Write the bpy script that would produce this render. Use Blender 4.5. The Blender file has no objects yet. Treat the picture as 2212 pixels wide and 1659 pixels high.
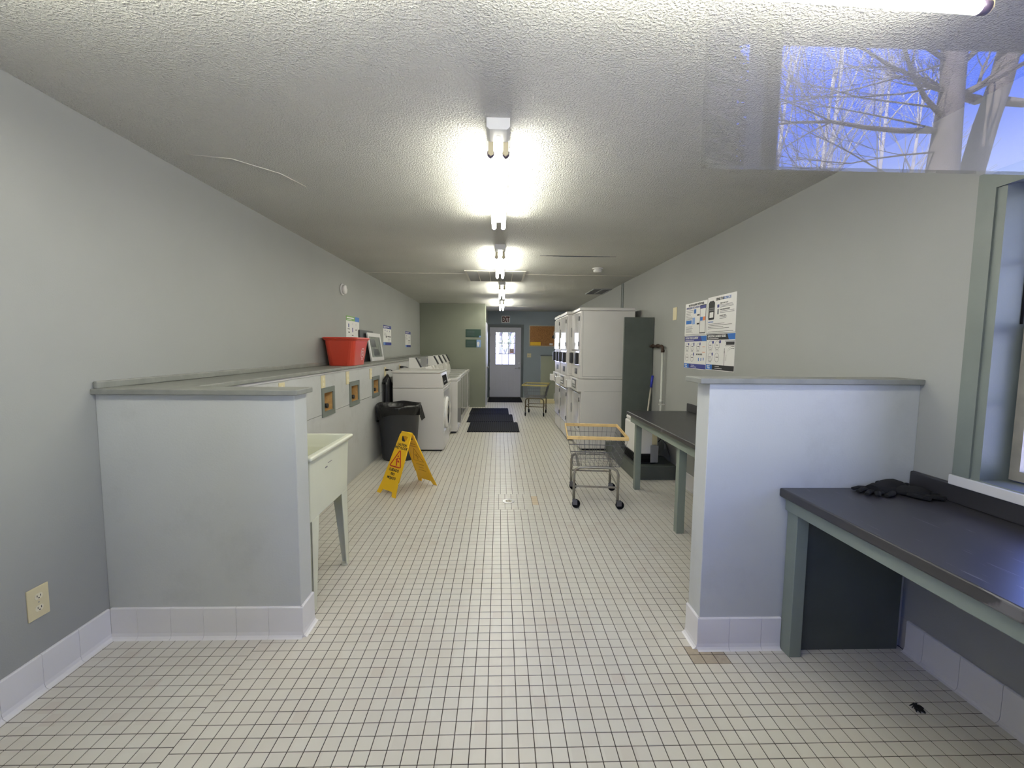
import bpy, math, random
from mathutils import Matrix, Vector
import numpy as np

random.seed(7)
scene = bpy.context.scene
COL = scene.collection
PI = math.pi

# ------------------------------------------------------------------ camera
CAM = Vector((0.0, 0.0, 1.44))
FWD = Vector((0.0289136, 0.9962063, -0.0820798))
RGT = Vector((0.9995611, -0.0282851, 0.0088096))
UPV = Vector((-0.0064546, 0.0822985, 0.9965868))
cd = bpy.data.cameras.new('camera')
cd.sensor_width = 36.0
cd.lens = 954.034 / 2212 * 36.0
cd.clip_start = 0.02
cd.clip_end = 300
cam = bpy.data.objects.new('camera', cd)
COL.objects.link(cam)
m = Matrix.Identity(4)
for i, v in enumerate((RGT, UPV, -FWD)):
    for j in range(3):
        m[j][i] = v[j]
m.translation = CAM
cam.matrix_world = m
scene.camera = cam

# ------------------------------------------------------------------ world, sun, exposure
TUBE = 31.0
SKY = 1.0
SUN = 15.0
world = bpy.data.worlds.new('sky')
scene.world = world
world.use_nodes = True
nt = world.node_tree
nt.nodes.clear()
wo = nt.nodes.new('ShaderNodeOutputWorld')
bg = nt.nodes.new('ShaderNodeBackground')
tc = nt.nodes.new('ShaderNodeTexCoord')
sp = nt.nodes.new('ShaderNodeSeparateXYZ')
rp = nt.nodes.new('ShaderNodeValToRGB')
rp.color_ramp.elements[0].position = 0.0
rp.color_ramp.elements[0].color = (0.80, 0.88, 1.0, 1)
rp.color_ramp.elements[1].position = 0.75
rp.color_ramp.elements[1].color = (0.05, 0.14, 1.0, 1)
e = rp.color_ramp.elements.new(0.2)
e.color = (0.50, 0.62, 1.0, 1)
e = rp.color_ramp.elements.new(0.38)
e.color = (0.055, 0.17, 1.0, 1)
nt.links.new(tc.outputs['Generated'], sp.inputs[0])
nt.links.new(sp.outputs['Z'], rp.inputs[0])
nt.links.new(rp.outputs[0], bg.inputs[0])
bg.inputs[1].default_value = 4.2 * SKY
nt.links.new(bg.outputs[0], wo.inputs[0])

sd = bpy.data.lights.new('sun', 'SUN')
sd.energy = SUN
sd.angle = 0.01
sd.color = (1.0, 0.95, 0.86)
sun = bpy.data.objects.new('sun', sd)
COL.objects.link(sun)
sun.rotation_euler = Vector((0.55, -0.33, -0.74)).to_track_quat('-Z', 'Y').to_euler()

vs = scene.view_settings
scene.display_settings.display_device = 'sRGB'
vs.view_transform = 'Standard'
vs.look = 'None'
vs.exposure = 0.77
vs.gamma = 1.0
vs.use_curve_mapping = False
try:
    scene.cycles.use_denoising = True
    scene.cycles.max_bounces = 10
    scene.cycles.diffuse_bounces = 6
    scene.cycles.glossy_bounces = 4
    scene.cycles.transparent_max_bounces = 12
    scene.cycles.sample_clamp_indirect = 4.0
    scene.cycles.caustics_reflective = False
    scene.cycles.caustics_refractive = False
except Exception:
    pass

# ------------------------------------------------------------------ materials
def lin(c):
    c = c / 255.0
    return c / 12.92 if c <= 0.04045 else ((c + 0.055) / 1.055) ** 2.4

def rgb(r, g, b):
    return (lin(r), lin(g), lin(b), 1.0)

def mat(name, color, rough=0.6, metal=0.0, var=0.0, vscale=8.0, bump=0.0, bscale=200.0, spec=0.5,
        emit=None, coat=0.0, bdist=0.002, dirt=None, dscale=3.0, damt=0.5):
    M = bpy.data.materials.new(name)
    M.use_nodes = True
    t = M.node_tree
    b = t.nodes['Principled BSDF']
    b.inputs['Base Color'].default_value = color
    b.inputs['Roughness'].default_value = rough
    b.inputs['Metallic'].default_value = metal
    b.inputs['Specular IOR Level'].default_value = spec
    b.inputs['Coat Weight'].default_value = coat
    g = t.nodes.new('ShaderNodeNewGeometry')
    last = None
    if var:
        n = t.nodes.new('ShaderNodeTexNoise')
        n.inputs['Scale'].default_value = vscale
        n.inputs['Detail'].default_value = 6
        t.links.new(g.outputs['Position'], n.inputs['Vector'])
        r = t.nodes.new('ShaderNodeMapRange')
        r.inputs[1].default_value = 0.3
        r.inputs[2].default_value = 0.7
        r.inputs[3].default_value = 1 - var
        r.inputs[4].default_value = 1 + var
        t.links.new(n.outputs['Fac'], r.inputs[0])
        mx = t.nodes.new('ShaderNodeVectorMath')
        mx.operation = 'SCALE'
        mx.inputs[0].default_value = color[:3]
        t.links.new(r.outputs[0], mx.inputs['Scale'])
        last = mx.outputs[0]
    if dirt:
        n = t.nodes.new('ShaderNodeTexNoise')
        n.inputs['Scale'].default_value = dscale
        n.inputs['Detail'].default_value = 8
        n.inputs['Roughness'].default_value = 0.7
        t.links.new(g.outputs['Position'], n.inputs['Vector'])
        r = t.nodes.new('ShaderNodeMapRange')
        r.inputs[1].default_value = 0.52
        r.inputs[2].default_value = 0.75
        r.inputs[3].default_value = 0.0
        r.inputs[4].default_value = damt
        t.links.new(n.outputs['Fac'], r.inputs[0])
        mm = t.nodes.new('ShaderNodeMix')
        mm.data_type = 'RGBA'
        t.links.new(r.outputs[0], mm.inputs[0])
        if last is not None:
            t.links.new(last, mm.inputs[6])
        else:
            mm.inputs[6].default_value = color
        mm.inputs[7].default_value = dirt
        last = mm.outputs[2]
    if last is not None:
        t.links.new(last, b.inputs['Base Color'])
    if bump:
        n = t.nodes.new('ShaderNodeTexNoise')
        n.inputs['Scale'].default_value = bscale
        n.inputs['Detail'].default_value = 3
        t.links.new(g.outputs['Position'], n.inputs['Vector'])
        bp = t.nodes.new('ShaderNodeBump')
        bp.inputs['Strength'].default_value = bump
        bp.inputs['Distance'].default_value = bdist
        t.links.new(n.outputs['Fac'], bp.inputs['Height'])
        t.links.new(bp.outputs[0], b.inputs['Normal'])
    if emit:
        b.inputs['Emission Color'].default_value = emit[0]
        b.inputs['Emission Strength'].default_value = emit[1]
    return M

def mat_ceiling():
    M = mat('ceiling_popcorn', rgb(204, 203, 194), 0.55, var=0.05, vscale=1.2, spec=0.5)
    t = M.node_tree
    b = t.nodes['Principled BSDF']
    g = t.nodes.new('ShaderNodeNewGeometry')
    v = t.nodes.new('ShaderNodeTexNoise')
    v.inputs['Scale'].default_value = 105
    v.inputs['Detail'].default_value = 2.5
    v.inputs['Roughness'].default_value = 0.55
    t.links.new(g.outputs['Position'], v.inputs['Vector'])
    r = t.nodes.new('ShaderNodeValToRGB')
    r.color_ramp.elements[0].position = 0.42
    r.color_ramp.elements[1].position = 0.68
    t.links.new(v.outputs['Fac'], r.inputs[0])
    bp = t.nodes.new('ShaderNodeBump')
    bp.inputs['Strength'].default_value = 0.9
    bp.inputs['Distance'].default_value = 0.0048
    t.links.new(r.outputs[0], bp.inputs['Height'])
    t.links.new(bp.outputs[0], b.inputs['Normal'])
    return M

def mat_tile():
    M = bpy.data.materials.new('glazed_floor_tile')
    M.use_nodes = True
    t = M.node_tree
    b = t.nodes['Principled BSDF']
    b.inputs['Roughness'].default_value = 0.34
    g = t.nodes.new('ShaderNodeNewGeometry')
    ad = t.nodes.new('ShaderNodeVectorMath'); ad.operation = 'ADD'
    ad.inputs[1].default_value = (10 - 0.019 + 0.0, 10.0, 0)
    dv = t.nodes.new('ShaderNodeVectorMath'); dv.operation = 'DIVIDE'
    dv.inputs[1].default_value = (0.0589, 0.0589, 1)
    fl = t.nodes.new('ShaderNodeVectorMath'); fl.operation = 'FLOOR'
    wn = t.nodes.new('ShaderNodeTexWhiteNoise')
    wn.noise_dimensions = '2D'
    t.links.new(g.outputs['Position'], ad.inputs[0])
    t.links.new(ad.outputs[0], dv.inputs[0])
    t.links.new(dv.outputs[0], fl.inputs[0])
    t.links.new(fl.outputs[0], wn.inputs['Vector'])
    rp = t.nodes.new('ShaderNodeValToRGB')
    els = rp.color_ramp.elements
    els[0].position = 0; els[0].color = rgb(198, 191, 180)
    els[1].position = 1; els[1].color = rgb(207, 204, 193)
    e = els.new(0.93); e.color = rgb(206, 203, 192)
    e = els.new(0.04); e.color = rgb(202, 198, 187)
    t.links.new(wn.outputs['Value'], rp.inputs[0])
    n = t.nodes.new('ShaderNodeTexNoise')
    n.inputs['Scale'].default_value = 1.3
    n.inputs['Detail'].default_value = 9
    n.inputs['Roughness'].default_value = 0.7
    t.links.new(g.outputs['Position'], n.inputs['Vector'])
    r = t.nodes.new('ShaderNodeMapRange')
    r.inputs[1].default_value = 0.45; r.inputs[2].default_value = 0.8
    r.inputs[3].default_value = 0; r.inputs[4].default_value = 0.55
    t.links.new(n.outputs['Fac'], r.inputs[0])
    mm = t.nodes.new('ShaderNodeMix'); mm.data_type = 'RGBA'
    t.links.new(r.outputs[0], mm.inputs[0])
    t.links.new(rp.outputs[0], mm.inputs[6])
    mm.inputs[7].default_value = rgb(196, 186, 170)
    t.links.new(mm.outputs[2], b.inputs['Base Color'])
    return M

def mat_glass(name, tint=(1, 1, 1, 1), rough=0.0, f0=0.045):
    """thin architectural glass: fresnel mirror over a transparent sheet"""
    M = bpy.data.materials.new(name)
    M.use_nodes = True
    t = M.node_tree
    t.nodes.clear()
    o = t.nodes.new('ShaderNodeOutputMaterial')
    mx = t.nodes.new('ShaderNodeMixShader')
    tr = t.nodes.new('ShaderNodeBsdfTransparent')
    tr.inputs[0].default_value = tint
    gl = t.nodes.new('ShaderNodeBsdfGlossy')
    gl.inputs['Roughness'].default_value = rough
    lw = t.nodes.new('ShaderNodeLayerWeight')
    lw.inputs['Blend'].default_value = 0.5
    pw = t.nodes.new('ShaderNodeMath'); pw.operation = 'POWER'
    pw.inputs[1].default_value = 5.0
    ma = t.nodes.new('ShaderNodeMath'); ma.operation = 'MULTIPLY_ADD'
    ma.inputs[1].default_value = 1.0 - f0
    ma.inputs[2].default_value = f0
    t.links.new(lw.outputs['Facing'], pw.inputs[0])
    t.links.new(pw.outputs[0], ma.inputs[0])
    t.links.new(ma.outputs[0], mx.inputs[0])
    t.links.new(tr.outputs[0], mx.inputs[1])
    t.links.new(gl.outputs[0], mx.inputs[2])
    t.links.new(mx.outputs[0], o.inputs[0])
    return M

def mat_laminate():
    M = mat('black_laminate', rgb(50, 49, 51), 0.32, spec=0.5, var=0.12, vscale=2.5)
    t = M.node_tree
    b = t.nodes['Principled BSDF']
    g = t.nodes.new('ShaderNodeNewGeometry')
    # scratches: stretched thin noise bands
    mp = t.nodes.new('ShaderNodeMapping')
    mp.inputs['Rotation'].default_value = (0, 0, 0.5)
    mp.inputs['Scale'].default_value = (22.0, 1.6, 1.0)
    n = t.nodes.new('ShaderNodeTexNoise')
    n.inputs['Scale'].default_value = 3.2
    n.inputs['Detail'].default_value = 5
    t.links.new(g.outputs['Position'], mp.inputs[0])
    t.links.new(mp.outputs[0], n.inputs['Vector'])
    r = t.nodes.new('ShaderNodeMapRange')
    r.inputs[1].default_value = 0.67; r.inputs[2].default_value = 0.695
    r.inputs[3].default_value = 0; r.inputs[4].default_value = 0.30
    t.links.new(n.outputs['Fac'], r.inputs[0])
    old = b.inputs['Base Color'].links[0].from_socket
    mm = t.nodes.new('ShaderNodeMix'); mm.data_type = 'RGBA'
    t.links.new(r.outputs[0], mm.inputs[0])
    t.links.new(old, mm.inputs[6])
    mm.inputs[7].default_value = rgb(150, 148, 148)
    t.links.new(mm.outputs[2], b.inputs['Base Color'])
    return M

MT = {}
MT['wall'] = mat('painted_wall', rgb(152, 153, 149), 0.62, var=0.025, vscale=1.5, bump=0.25, bscale=160, bdist=0.0015, spec=0.35)
MT['half'] = mat('half_wall_paint', rgb(189, 191, 187), 0.45, var=0.03, vscale=2.0, bump=0.3, bscale=120, bdist=0.0015,
                 dirt=rgb(150, 152, 148), dscale=2.2, damt=0.35)
MT['chase'] = mat('light_chase_paint', rgb(188, 189, 188), 0.55, var=0.03, vscale=3, bump=0.25, bscale=120, dirt=rgb(150, 150, 146), dscale=4, damt=0.4)
MT['wall_back'] = mat('greenish_wall_paint', rgb(132, 135, 121), 0.6, var=0.03, vscale=2, bump=0.25, bscale=160, spec=0.35)
MT['wall_far'] = mat('daylight_tinted_wall_paint', rgb(146, 156, 164), 0.6, var=0.03, vscale=2, bump=0.25, bscale=160, spec=0.35)  # grey wall paint with the blue daylight cast put into its colour
MT['ceiling'] = mat_ceiling()
MT['ceil_trim'] = mat('ceiling_strip', rgb(208, 204, 192), 0.6)
MT['trim'] = mat('grey_green_trim_paint', rgb(112, 119, 114), 0.42, var=0.06, vscale=6, bump=0.15, bscale=90)
MT['ledge'] = mat('grey_ledge_paint', rgb(128, 129, 123), 0.5, var=0.10, vscale=14, bump=0.3, bscale=80)
MT['trim_dark'] = mat('dark_trim_paint', rgb(78, 86, 90), 0.45, var=0.05, vscale=5)
MT['panel_dark'] = mat('dark_green_grey_paint', rgb(74, 80, 74), 0.5, var=0.10, vscale=5, dirt=rgb(96, 97, 90), dscale=3, damt=0.3)
MT['apron'] = mat('sage_trim_paint', rgb(124, 133, 123), 0.5, var=0.05, vscale=4)
MT['lam'] = mat_laminate()
MT['grout'] = mat('floor_grout', rgb(62, 55, 48), 0.9, var=0.25, vscale=1.0)
MT['tile'] = mat_tile()
MT['tile_tan'] = mat('tan_stained_tile', rgb(206, 188, 158), 0.4)
MT['tile_dark'] = mat('worn_brown_tile', rgb(160, 148, 130), 0.6, var=0.1, vscale=40)
MT['base'] = mat('white_base_tile', rgb(226, 224, 222), 0.28, var=0.02, vscale=4)
MT['bgrout'] = mat('base_grout', rgb(168, 164, 156), 0.9)
MT['white'] = mat('white_enamel', rgb(208, 205, 200), 0.28, var=0.015, vscale=5)
MT['whiter'] = mat('bright_white_enamel', rgb(226, 224, 220), 0.2)
MT['gloss'] = mat('glossy_door_enamel', rgb(200, 198, 196), 0.07, spec=0.7)
MT['dglass'] = mat('dark_washer_glass', rgb(30, 32, 36), 0.04, spec=0.8)
MT['black'] = mat('black_plastic', rgb(24, 24, 27), 0.35)
MT['matte'] = mat('matte_black_face', rgb(14, 14, 16), 0.8, spec=0.08)
MT['dispgrey'] = mat('dark_grey_display', rgb(66, 68, 72), 0.3)
MT['greyface'] = mat('light_grey_plastic', rgb(150, 150, 148), 0.5)
MT['bag'] = mat('black_bin_liner', rgb(9, 9, 10), 0.32, bump=0.6, bscale=18, bdist=0.02)
MT['can'] = mat('charcoal_plastic', rgb(50, 52, 58), 0.5, var=0.05, vscale=6)
MT['rubber'] = mat('black_rubber', rgb(8, 8, 11), 0.7, spec=0.12)
MT['rib'] = mat('lightened_rubber_rib', rgb(22, 23, 30), 0.7, spec=0.15)  # rubber lightened on the ribs so the grooves between look shaded
MT['red'] = mat('red_plastic', rgb(190, 66, 48), 0.28, var=0.03, vscale=5)
MT['yellow'] = mat('yellow_plastic', rgb(234, 186, 14), 0.35, var=0.03, vscale=6)
MT['yellow2'] = mat('relief_shade_yellow', rgb(160, 112, 14), 0.4)  # darker copy of the yellow, standing in for shading on the relief
MT['ink'] = mat('black_print', rgb(22, 22, 26), 0.6)
MT['inkgrey'] = mat('grey_print', rgb(120, 120, 124), 0.6)
MT['inkred'] = mat('red_print', rgb(178, 34, 26), 0.5)
MT['navy'] = mat('navy_print', rgb(44, 52, 128), 0.5)
MT['blue'] = mat('blue_print', rgb(28, 100, 180), 0.5)
MT['lblue'] = mat('pale_blue_print', rgb(130, 160, 210), 0.5)
MT['green'] = mat('green_print', rgb(108, 156, 74), 0.5)
MT['orange'] = mat('orange_print', rgb(224, 130, 70), 0.5)
MT['paper'] = mat('poster_paper', rgb(226, 224, 220), 0.35)
MT['dkgreen'] = mat('dark_green_sign', rgb(18, 56, 40), 0.35)
MT['cream'] = mat('cream_cover_plate', rgb(214, 202, 162), 0.4)
MT['cream2'] = mat('cream_receptacle', rgb(226, 218, 190), 0.35)
MT['ply'] = mat('raw_plywood', rgb(196, 160, 104), 0.7, var=0.15, vscale=30)
MT['sink'] = mat('ivory_sink_plastic', rgb(210, 211, 192), 0.35, var=0.02, vscale=5)
MT['steel'] = mat('chrome_wire', rgb(150, 150, 152), 0.28, metal=0.9)
MT['wire'] = mat('dull_steel_wire', rgb(104, 104, 108), 0.4, metal=0.6)
MT['frame_m'] = mat('worn_zinc_tube', rgb(150, 146, 134), 0.38, metal=0.5, var=0.1, vscale=20, dirt=rgb(100, 62, 40), dscale=9, damt=0.8)
MT['tan'] = mat('yellowed_bumper', rgb(214, 182, 120), 0.5, var=0.08, vscale=15, dirt=rgb(150, 95, 60), dscale=8, damt=0.5)
MT['olive'] = mat('olive_bumper', rgb(172, 158, 96), 0.5, var=0.08, vscale=15)
MT['bronze'] = mat('dull_bronze_tube', rgb(98, 88, 66), 0.4, metal=0.5)
MT['alu'] = mat('weathered_aluminium', rgb(172, 166, 152), 0.4, metal=0.4, var=0.1, vscale=20)
MT['glass'] = mat_glass('window_glass')
MT['glass2'] = mat_glass('boosted_reflection_glass', f0=0.072)  # reflectance raised above plain glass so the mirrored sky shows stronger
MT['tube'] = mat('lit_fluorescent_tube', rgb(255, 255, 255), 0.4, emit=((1.0, 0.985, 0.87, 1), TUBE))
MT['tube_dim'] = mat('dimmed_front_tube', rgb(255, 255, 255), 0.4, emit=((1.0, 0.985, 0.87, 1), TUBE * 0.66))  # crosswise tubes, output lowered to balance brightness along the room
MT['fixt'] = mat('white_fixture_enamel', rgb(222, 222, 216), 0.35)
MT['socket'] = mat('ivory_lamp_holder', rgb(206, 196, 158), 0.4)
MT['purple'] = mat('dark_lamp_cap', rgb(70, 58, 78), 0.4)
MT['cork'] = mat('cork', rgb(158, 112, 68), 0.85, var=0.3, vscale=45)
MT['rust'] = mat('rusty_pipe', rgb(62, 46, 36), 0.7, metal=0.3)
MT['pipe'] = mat('white_painted_pipe', rgb(192, 192, 184), 0.5)
MT['bluep'] = mat('blue_grip', rgb(34, 44, 150), 0.4)
MT['door'] = mat('grey_white_door_paint', rgb(190, 190, 204), 0.4, var=0.02, vscale=4)
MT['sill'] = mat('white_sill_paint', rgb(206, 204, 204), 0.4)
MT['conc'] = mat('sunlit_concrete', rgb(190, 188, 182), 0.9, var=0.1, vscale=1.0)
MT['bark'] = mat('grey_bark', rgb(120, 112, 108), 0.9, var=0.2, vscale=6)
MT['birch'] = mat('pale_bark', rgb(200, 196, 192), 0.9, var=0.1, vscale=6)
MT['leaf'] = mat('spring_leaf', rgb(150, 178, 90), 0.7)
MT['needle'] = mat('dark_needles', rgb(62, 66, 44), 0.8)
MT['soffit'] = mat('porch_soffit', rgb(120, 116, 108), 0.8)
MT['cloth'] = mat('black_knit', rgb(13, 13, 14), 0.95, bump=0.5, bscale=400)
MT['photo'] = mat('grey_picture', rgb(120, 124, 118), 0.25, var=0.2, vscale=12)
MT['pink'] = mat('pale_pink_sign', rgb(226, 196, 200), 0.5)

# ------------------------------------------------------------------ mesh builder
class MB:
    def __init__(s, M=None):
        s.v = []; s.f = []; s.sm = []; s.M = M or Matrix.Identity(4)

    def add(s, vs, fs, smooth=False):
        k = len(s.v)
        s.v += [tuple(s.M @ Vector(p)) for p in vs]
        s.f += [tuple(k + i for i in f) for f in fs]
        s.sm += [smooth] * len(fs) if not isinstance(smooth, list) else smooth
        return s

    def box(s, x0, x1, y0, y1, z0, z1):
        return s.hexa([(x0, y0, z0), (x1, y0, z0), (x1, y1, z0), (x0, y1, z0), (x0, y0, z1), (x1, y0, z1), (x1, y1, z1), (x0, y1, z1)])

    def hexa(s, p):
        return s.add(p, [(3, 2, 1, 0), (4, 5, 6, 7), (0, 1, 5, 4), (1, 2, 6, 5), (2, 3, 7, 6), (3, 0, 4, 7)])

    def prism(s, poly, a0, a1, axis='z'):
        n = len(poly)
        def P(u, v, w):
            return {'z': (u, v, w), 'x': (w, u, v), 'y': (u, w, v)}[axis]
        vs = [P(u, v, a0) for u, v in poly] + [P(u, v, a1) for u, v in poly]
        fs = [tuple(range(n - 1, -1, -1)), tuple(range(n, 2 * n))] + [(i, (i + 1) % n, n + (i + 1) % n, n + i) for i in range(n)]
        return s.add(vs, fs)

    def cyl(s, p, q, r, r2=None, n=16, caps=True):
        p, q = Vector(p), Vector(q)
        r2 = r if r2 is None else r2
        d = (q - p).normalized()
        a = d.orthogonal().normalized()
        b = d.cross(a)
        vs = []
        for c, rr in ((p, r), (q, r2)):
            for i in range(n):
                t = 2 * PI * i / n
                vs.append(c + (a * math.cos(t) + b * math.sin(t)) * rr)
        fs = [(i, (i + 1) % n, n + (i + 1) % n, n + i) for i in range(n)]
        sm = [True] * n
        if caps:
            fs += [tuple(range(n - 1, -1, -1)), tuple(range(n, 2 * n))]
            sm += [False, False]
        return s.add(vs, fs, sm)

    def tube(s, pts, r, n=8, closed=False, radii=None):
        pts = [Vector(p) for p in pts]
        m_ = len(pts)
        vs = []
        prev = None
        for i, p in enumerate(pts):
            if closed:
                d = (pts[(i + 1) % m_] - pts[i - 1]).normalized()
            else:
                d = (pts[min(i + 1, m_ - 1)] - pts[max(i - 1, 0)]).normalized()
            a = d.orthogonal().normalized() if prev is None else (prev - d * prev.dot(d)).normalized()
            prev = a
            b = d.cross(a)
            rr = radii[i] if radii else r
            for j in range(n):
                t = 2 * PI * j / n
                vs.append(p + (a * math.cos(t) + b * math.sin(t)) * rr)
        fs = []
        for i in range(m_ if closed else m_ - 1):
            k = (i + 1) % m_
            fs += [(i * n + j, i * n + (j + 1) % n, k * n + (j + 1) % n, k * n + j) for j in range(n)]
        sm = [True] * len(fs)
        if not closed:
            fs += [tuple(range(n - 1, -1, -1)), tuple((m_ - 1) * n + j for j in range(n))]
            sm += [False, False]
        return s.add(vs, fs, sm)

    def lathe(s, prof, n=24, c=(0, 0, 0), close=True):
        vs = []
        for r, z in prof:
            for j in range(n):
                t = 2 * PI * j / n
                vs.append((c[0] + r * math.cos(t), c[1] + r * math.sin(t), c[2] + z))
        fs = []
        for i in range(len(prof) - 1):
            fs += [(i * n + j, i * n + (j + 1) % n, (i + 1) * n + (j + 1) % n, (i + 1) * n + j) for j in range(n)]
        sm = [True] * len(fs)
        if close:
            fs += [tuple(range(n - 1, -1, -1)), tuple((len(prof) - 1) * n + j for j in range(n))]
            sm += [False, False]
        return s.add(vs, fs, sm)

    def ring(s, r0, r1, z0, z1, n=32, c=(0, 0, 0)):
        vs = []
        for r, z in ((r0, z0), (r1, z0), (r1, z1), (r0, z1)):
            for j in range(n):
                t = 2 * PI * j / n
                vs.append((c[0] + r * math.cos(t), c[1] + r * math.sin(t), c[2] + z))
        fs = []
        for i in range(4):
            k = (i + 1) % 4
            fs += [(i * n + j, i * n + (j + 1) % n, k * n + (j + 1) % n, k * n + j) for j in range(n)]
        return s.add(vs, fs)

    def panel(s, u0, u1, v0, v1, w0, w1, holes, axis):
        """wall slab in the plane (u,v) with thickness w0..w1 and rectangular holes; axis is the thickness axis"""
        holes = [(max(h[0], u0), min(h[1], u1), max(h[2], v0), min(h[3], v1)) for h in holes]
        us = sorted({u0, u1, *[h[0] for h in holes], *[h[1] for h in holes]})
        vv = sorted({v0, v1, *[h[2] for h in holes], *[h[3] for h in holes]})
        solid = {}
        for i in range(len(us) - 1):
            for j in range(len(vv) - 1):
                cu, cv = (us[i] + us[i + 1]) / 2, (vv[j] + vv[j + 1]) / 2
                solid[i, j] = not any(h[0] < cu < h[1] and h[2] < cv < h[3] for h in holes)
        def P(u, v, w):
            return {'x': (w, u, v), 'y': (u, w, v), 'z': (u, v, w)}[axis]
        for (i, j), ok in solid.items():
            if not ok:
                continue
            a, b, c, d = us[i], us[i + 1], vv[j], vv[j + 1]
            s.add([P(a, c, w0), P(b, c, w0), P(b, d, w0), P(a, d, w0)], [(0, 1, 2, 3)])
            s.add([P(a, c, w1), P(b, c, w1), P(b, d, w1), P(a, d, w1)], [(3, 2, 1, 0)])
            for (di, dj, q) in ((-1, 0, ((a, c), (a, d))), (1, 0, ((b, d), (b, c))), (0, -1, ((b, c), (a, c))), (0, 1, ((a, d), (b, d)))):
                if not solid.get((i + di, j + dj), False):
                    (e1, e2), (f1, f2) = q
                    s.add([P(e1, e2, w0), P(f1, f2, w0), P(f1, f2, w1), P(e1, e2, w1)], [(0, 1, 2, 3)])
        return s

WM = {}

def build(name, mb, material, parent=None, bevel=0.0, kind=None, label=None, cat=None, group=None, world=False, segs=2):
    me = bpy.data.meshes.new(name)
    vs = mb.v
    if parent is not None and world:
        inv = WM[parent.name].inverted()
        vs = [tuple(inv @ Vector(p)) for p in vs]
    me.from_pydata(vs, [], mb.f)
    me.polygons.foreach_set('use_smooth', mb.sm)
    me.materials.append(MT[material] if isinstance(material, str) else material)
    me.update()
    o = bpy.data.objects.new(name, me)
    COL.objects.link(o)
    if parent is not None:
        o.parent = parent
        WM[o.name] = WM[parent.name]
    else:
        WM[o.name] = Matrix.Identity(4)
    if bevel:
        b = o.modifiers.new('bevel', 'BEVEL')
        b.width = bevel
        b.segments = segs
        b.limit_method = 'ANGLE'
        b.angle_limit = math.radians(40)
    tag(o, label, cat, group, kind)
    return o

def tag(o, label=None, cat=None, group=None, kind=None):
    if label: o['label'] = label
    if cat: o['category'] = cat
    if group: o['group'] = group
    if kind: o['kind'] = kind

def thing(name, label, cat, loc=(0, 0, 0), rz=0.0, group=None):
    o = bpy.data.objects.new(name, None)
    o.empty_display_size = 0.1
    COL.objects.link(o)
    o.location = loc
    o.rotation_euler = (0, 0, rz)
    WM[o.name] = Matrix.Translation(loc) @ Matrix.Rotation(rz, 4, 'Z')
    tag(o, label, cat, group)
    return o

def copy_tree(o, parent=None, loc=None, rz=None, label=None):
    c = o.copy()
    COL.objects.link(c)
    if parent is not None:
        c.parent = parent
    if loc is not None:
        c.location = loc
    if rz is not None:
        c.rotation_euler = (0, 0, rz)
    if label:
        c['label'] = label
    if c.parent is None:
        WM[c.name] = Matrix.Translation(c.location) @ Matrix.Rotation(c.rotation_euler[2], 4, 'Z')
    else:
        WM[c.name] = WM[c.parent.name]
    for ch in list(o.children):
        copy_tree(ch, c)
    return c

def struct(name, mb, material, bevel=0.0, parent=None):
    return build(name, mb, material, parent, bevel, kind=None if parent else 'structure')

FONT = None

def text(body, size, material, origin, right, up, parent, name='lettering', align='LEFT', squeeze=1.0, bold=0.0, depth=0.0003, world=True):
    cu = bpy.data.curves.new(name, 'FONT')
    cu.body = body
    cu.size = size
    cu.align_x = align
    cu.extrude = depth
    cu.offset = bold
    cu.resolution_u = 3
    cu.materials.append(MT[material])
    o = bpy.data.objects.new(name, cu)
    COL.objects.link(o)
    r, u = Vector(right).normalized(), Vector(up).normalized()
    n = r.cross(u)
    M = Matrix.Identity(4)
    for j in range(3):
        M[j][0] = r[j] * squeeze; M[j][1] = u[j]; M[j][2] = n[j]
    M.translation = Vector(origin) + n * (depth + 0.0004)
    if parent is not None:
        o.parent = parent
        M = (WM[parent.name].inverted() @ M) if world else M
        WM[o.name] = WM[parent.name]
    o.matrix_local = M
    return o

def frameM(origin, right, up):
    r, u = Vector(right).normalized(), Vector(up).normalized()
    n = r.cross(u)
    M = Matrix.Identity(4)
    for j in range(3):
        M[j][0] = r[j]; M[j][1] = u[j]; M[j][2] = n[j]
    M.translation = Vector(origin)
    return M

# ------------------------------------------------------------------ room shell
XL, XR, ZC = -1.90, 1.968, 2.477
YF, YB, YP = 0.30, 12.75, 10.65      # front wall, far wall, partition
PX = -0.345                           # side wall beyond the partition
T = 0.0589

# floor base
floor = struct('floor', MB().box(XL - 0.2, XR + 0.25, 0.08, YB + 0.2, -0.12, -0.0016), 'grout')

def tile_rect(x0, x1, y0, y1):
    g = 0.0014
    b = 0.0009
    return (x0 + g, x1 - g, y0 + g, y1 - g, b)

def tile_mesh_data(x0, x1, y0, y1, g=0.0014, b=0.0009):
    o = [(x0 + g, y0 + g, -0.0018), (x1 - g, y0 + g, -0.0018), (x1 - g, y1 - g, -0.0018), (x0 + g, y1 - g, -0.0018)]
    i = [(x0 + g + b, y0 + g + b, 0), (x1 - g - b, y0 + g + b, 0), (x1 - g - b, y1 - g - b, 0), (x0 + g + b, y1 - g - b, 0)]
    return o + i, [(4, 5, 6, 7), (0, 1, 5, 4), (1, 2, 6, 5), (2, 3, 7, 6), (3, 0, 4, 7)]

def in_view(x, y, z=0.0):
    d = Vector((x, y, z)) - CAM
    w = d.dot(FWD)
    if w < 0.1:
        return False
    return abs(d.dot(RGT) / w) < 1106 / 954.0 and abs(d.dot(UPV) / w) < 829.5 / 954.0

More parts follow.
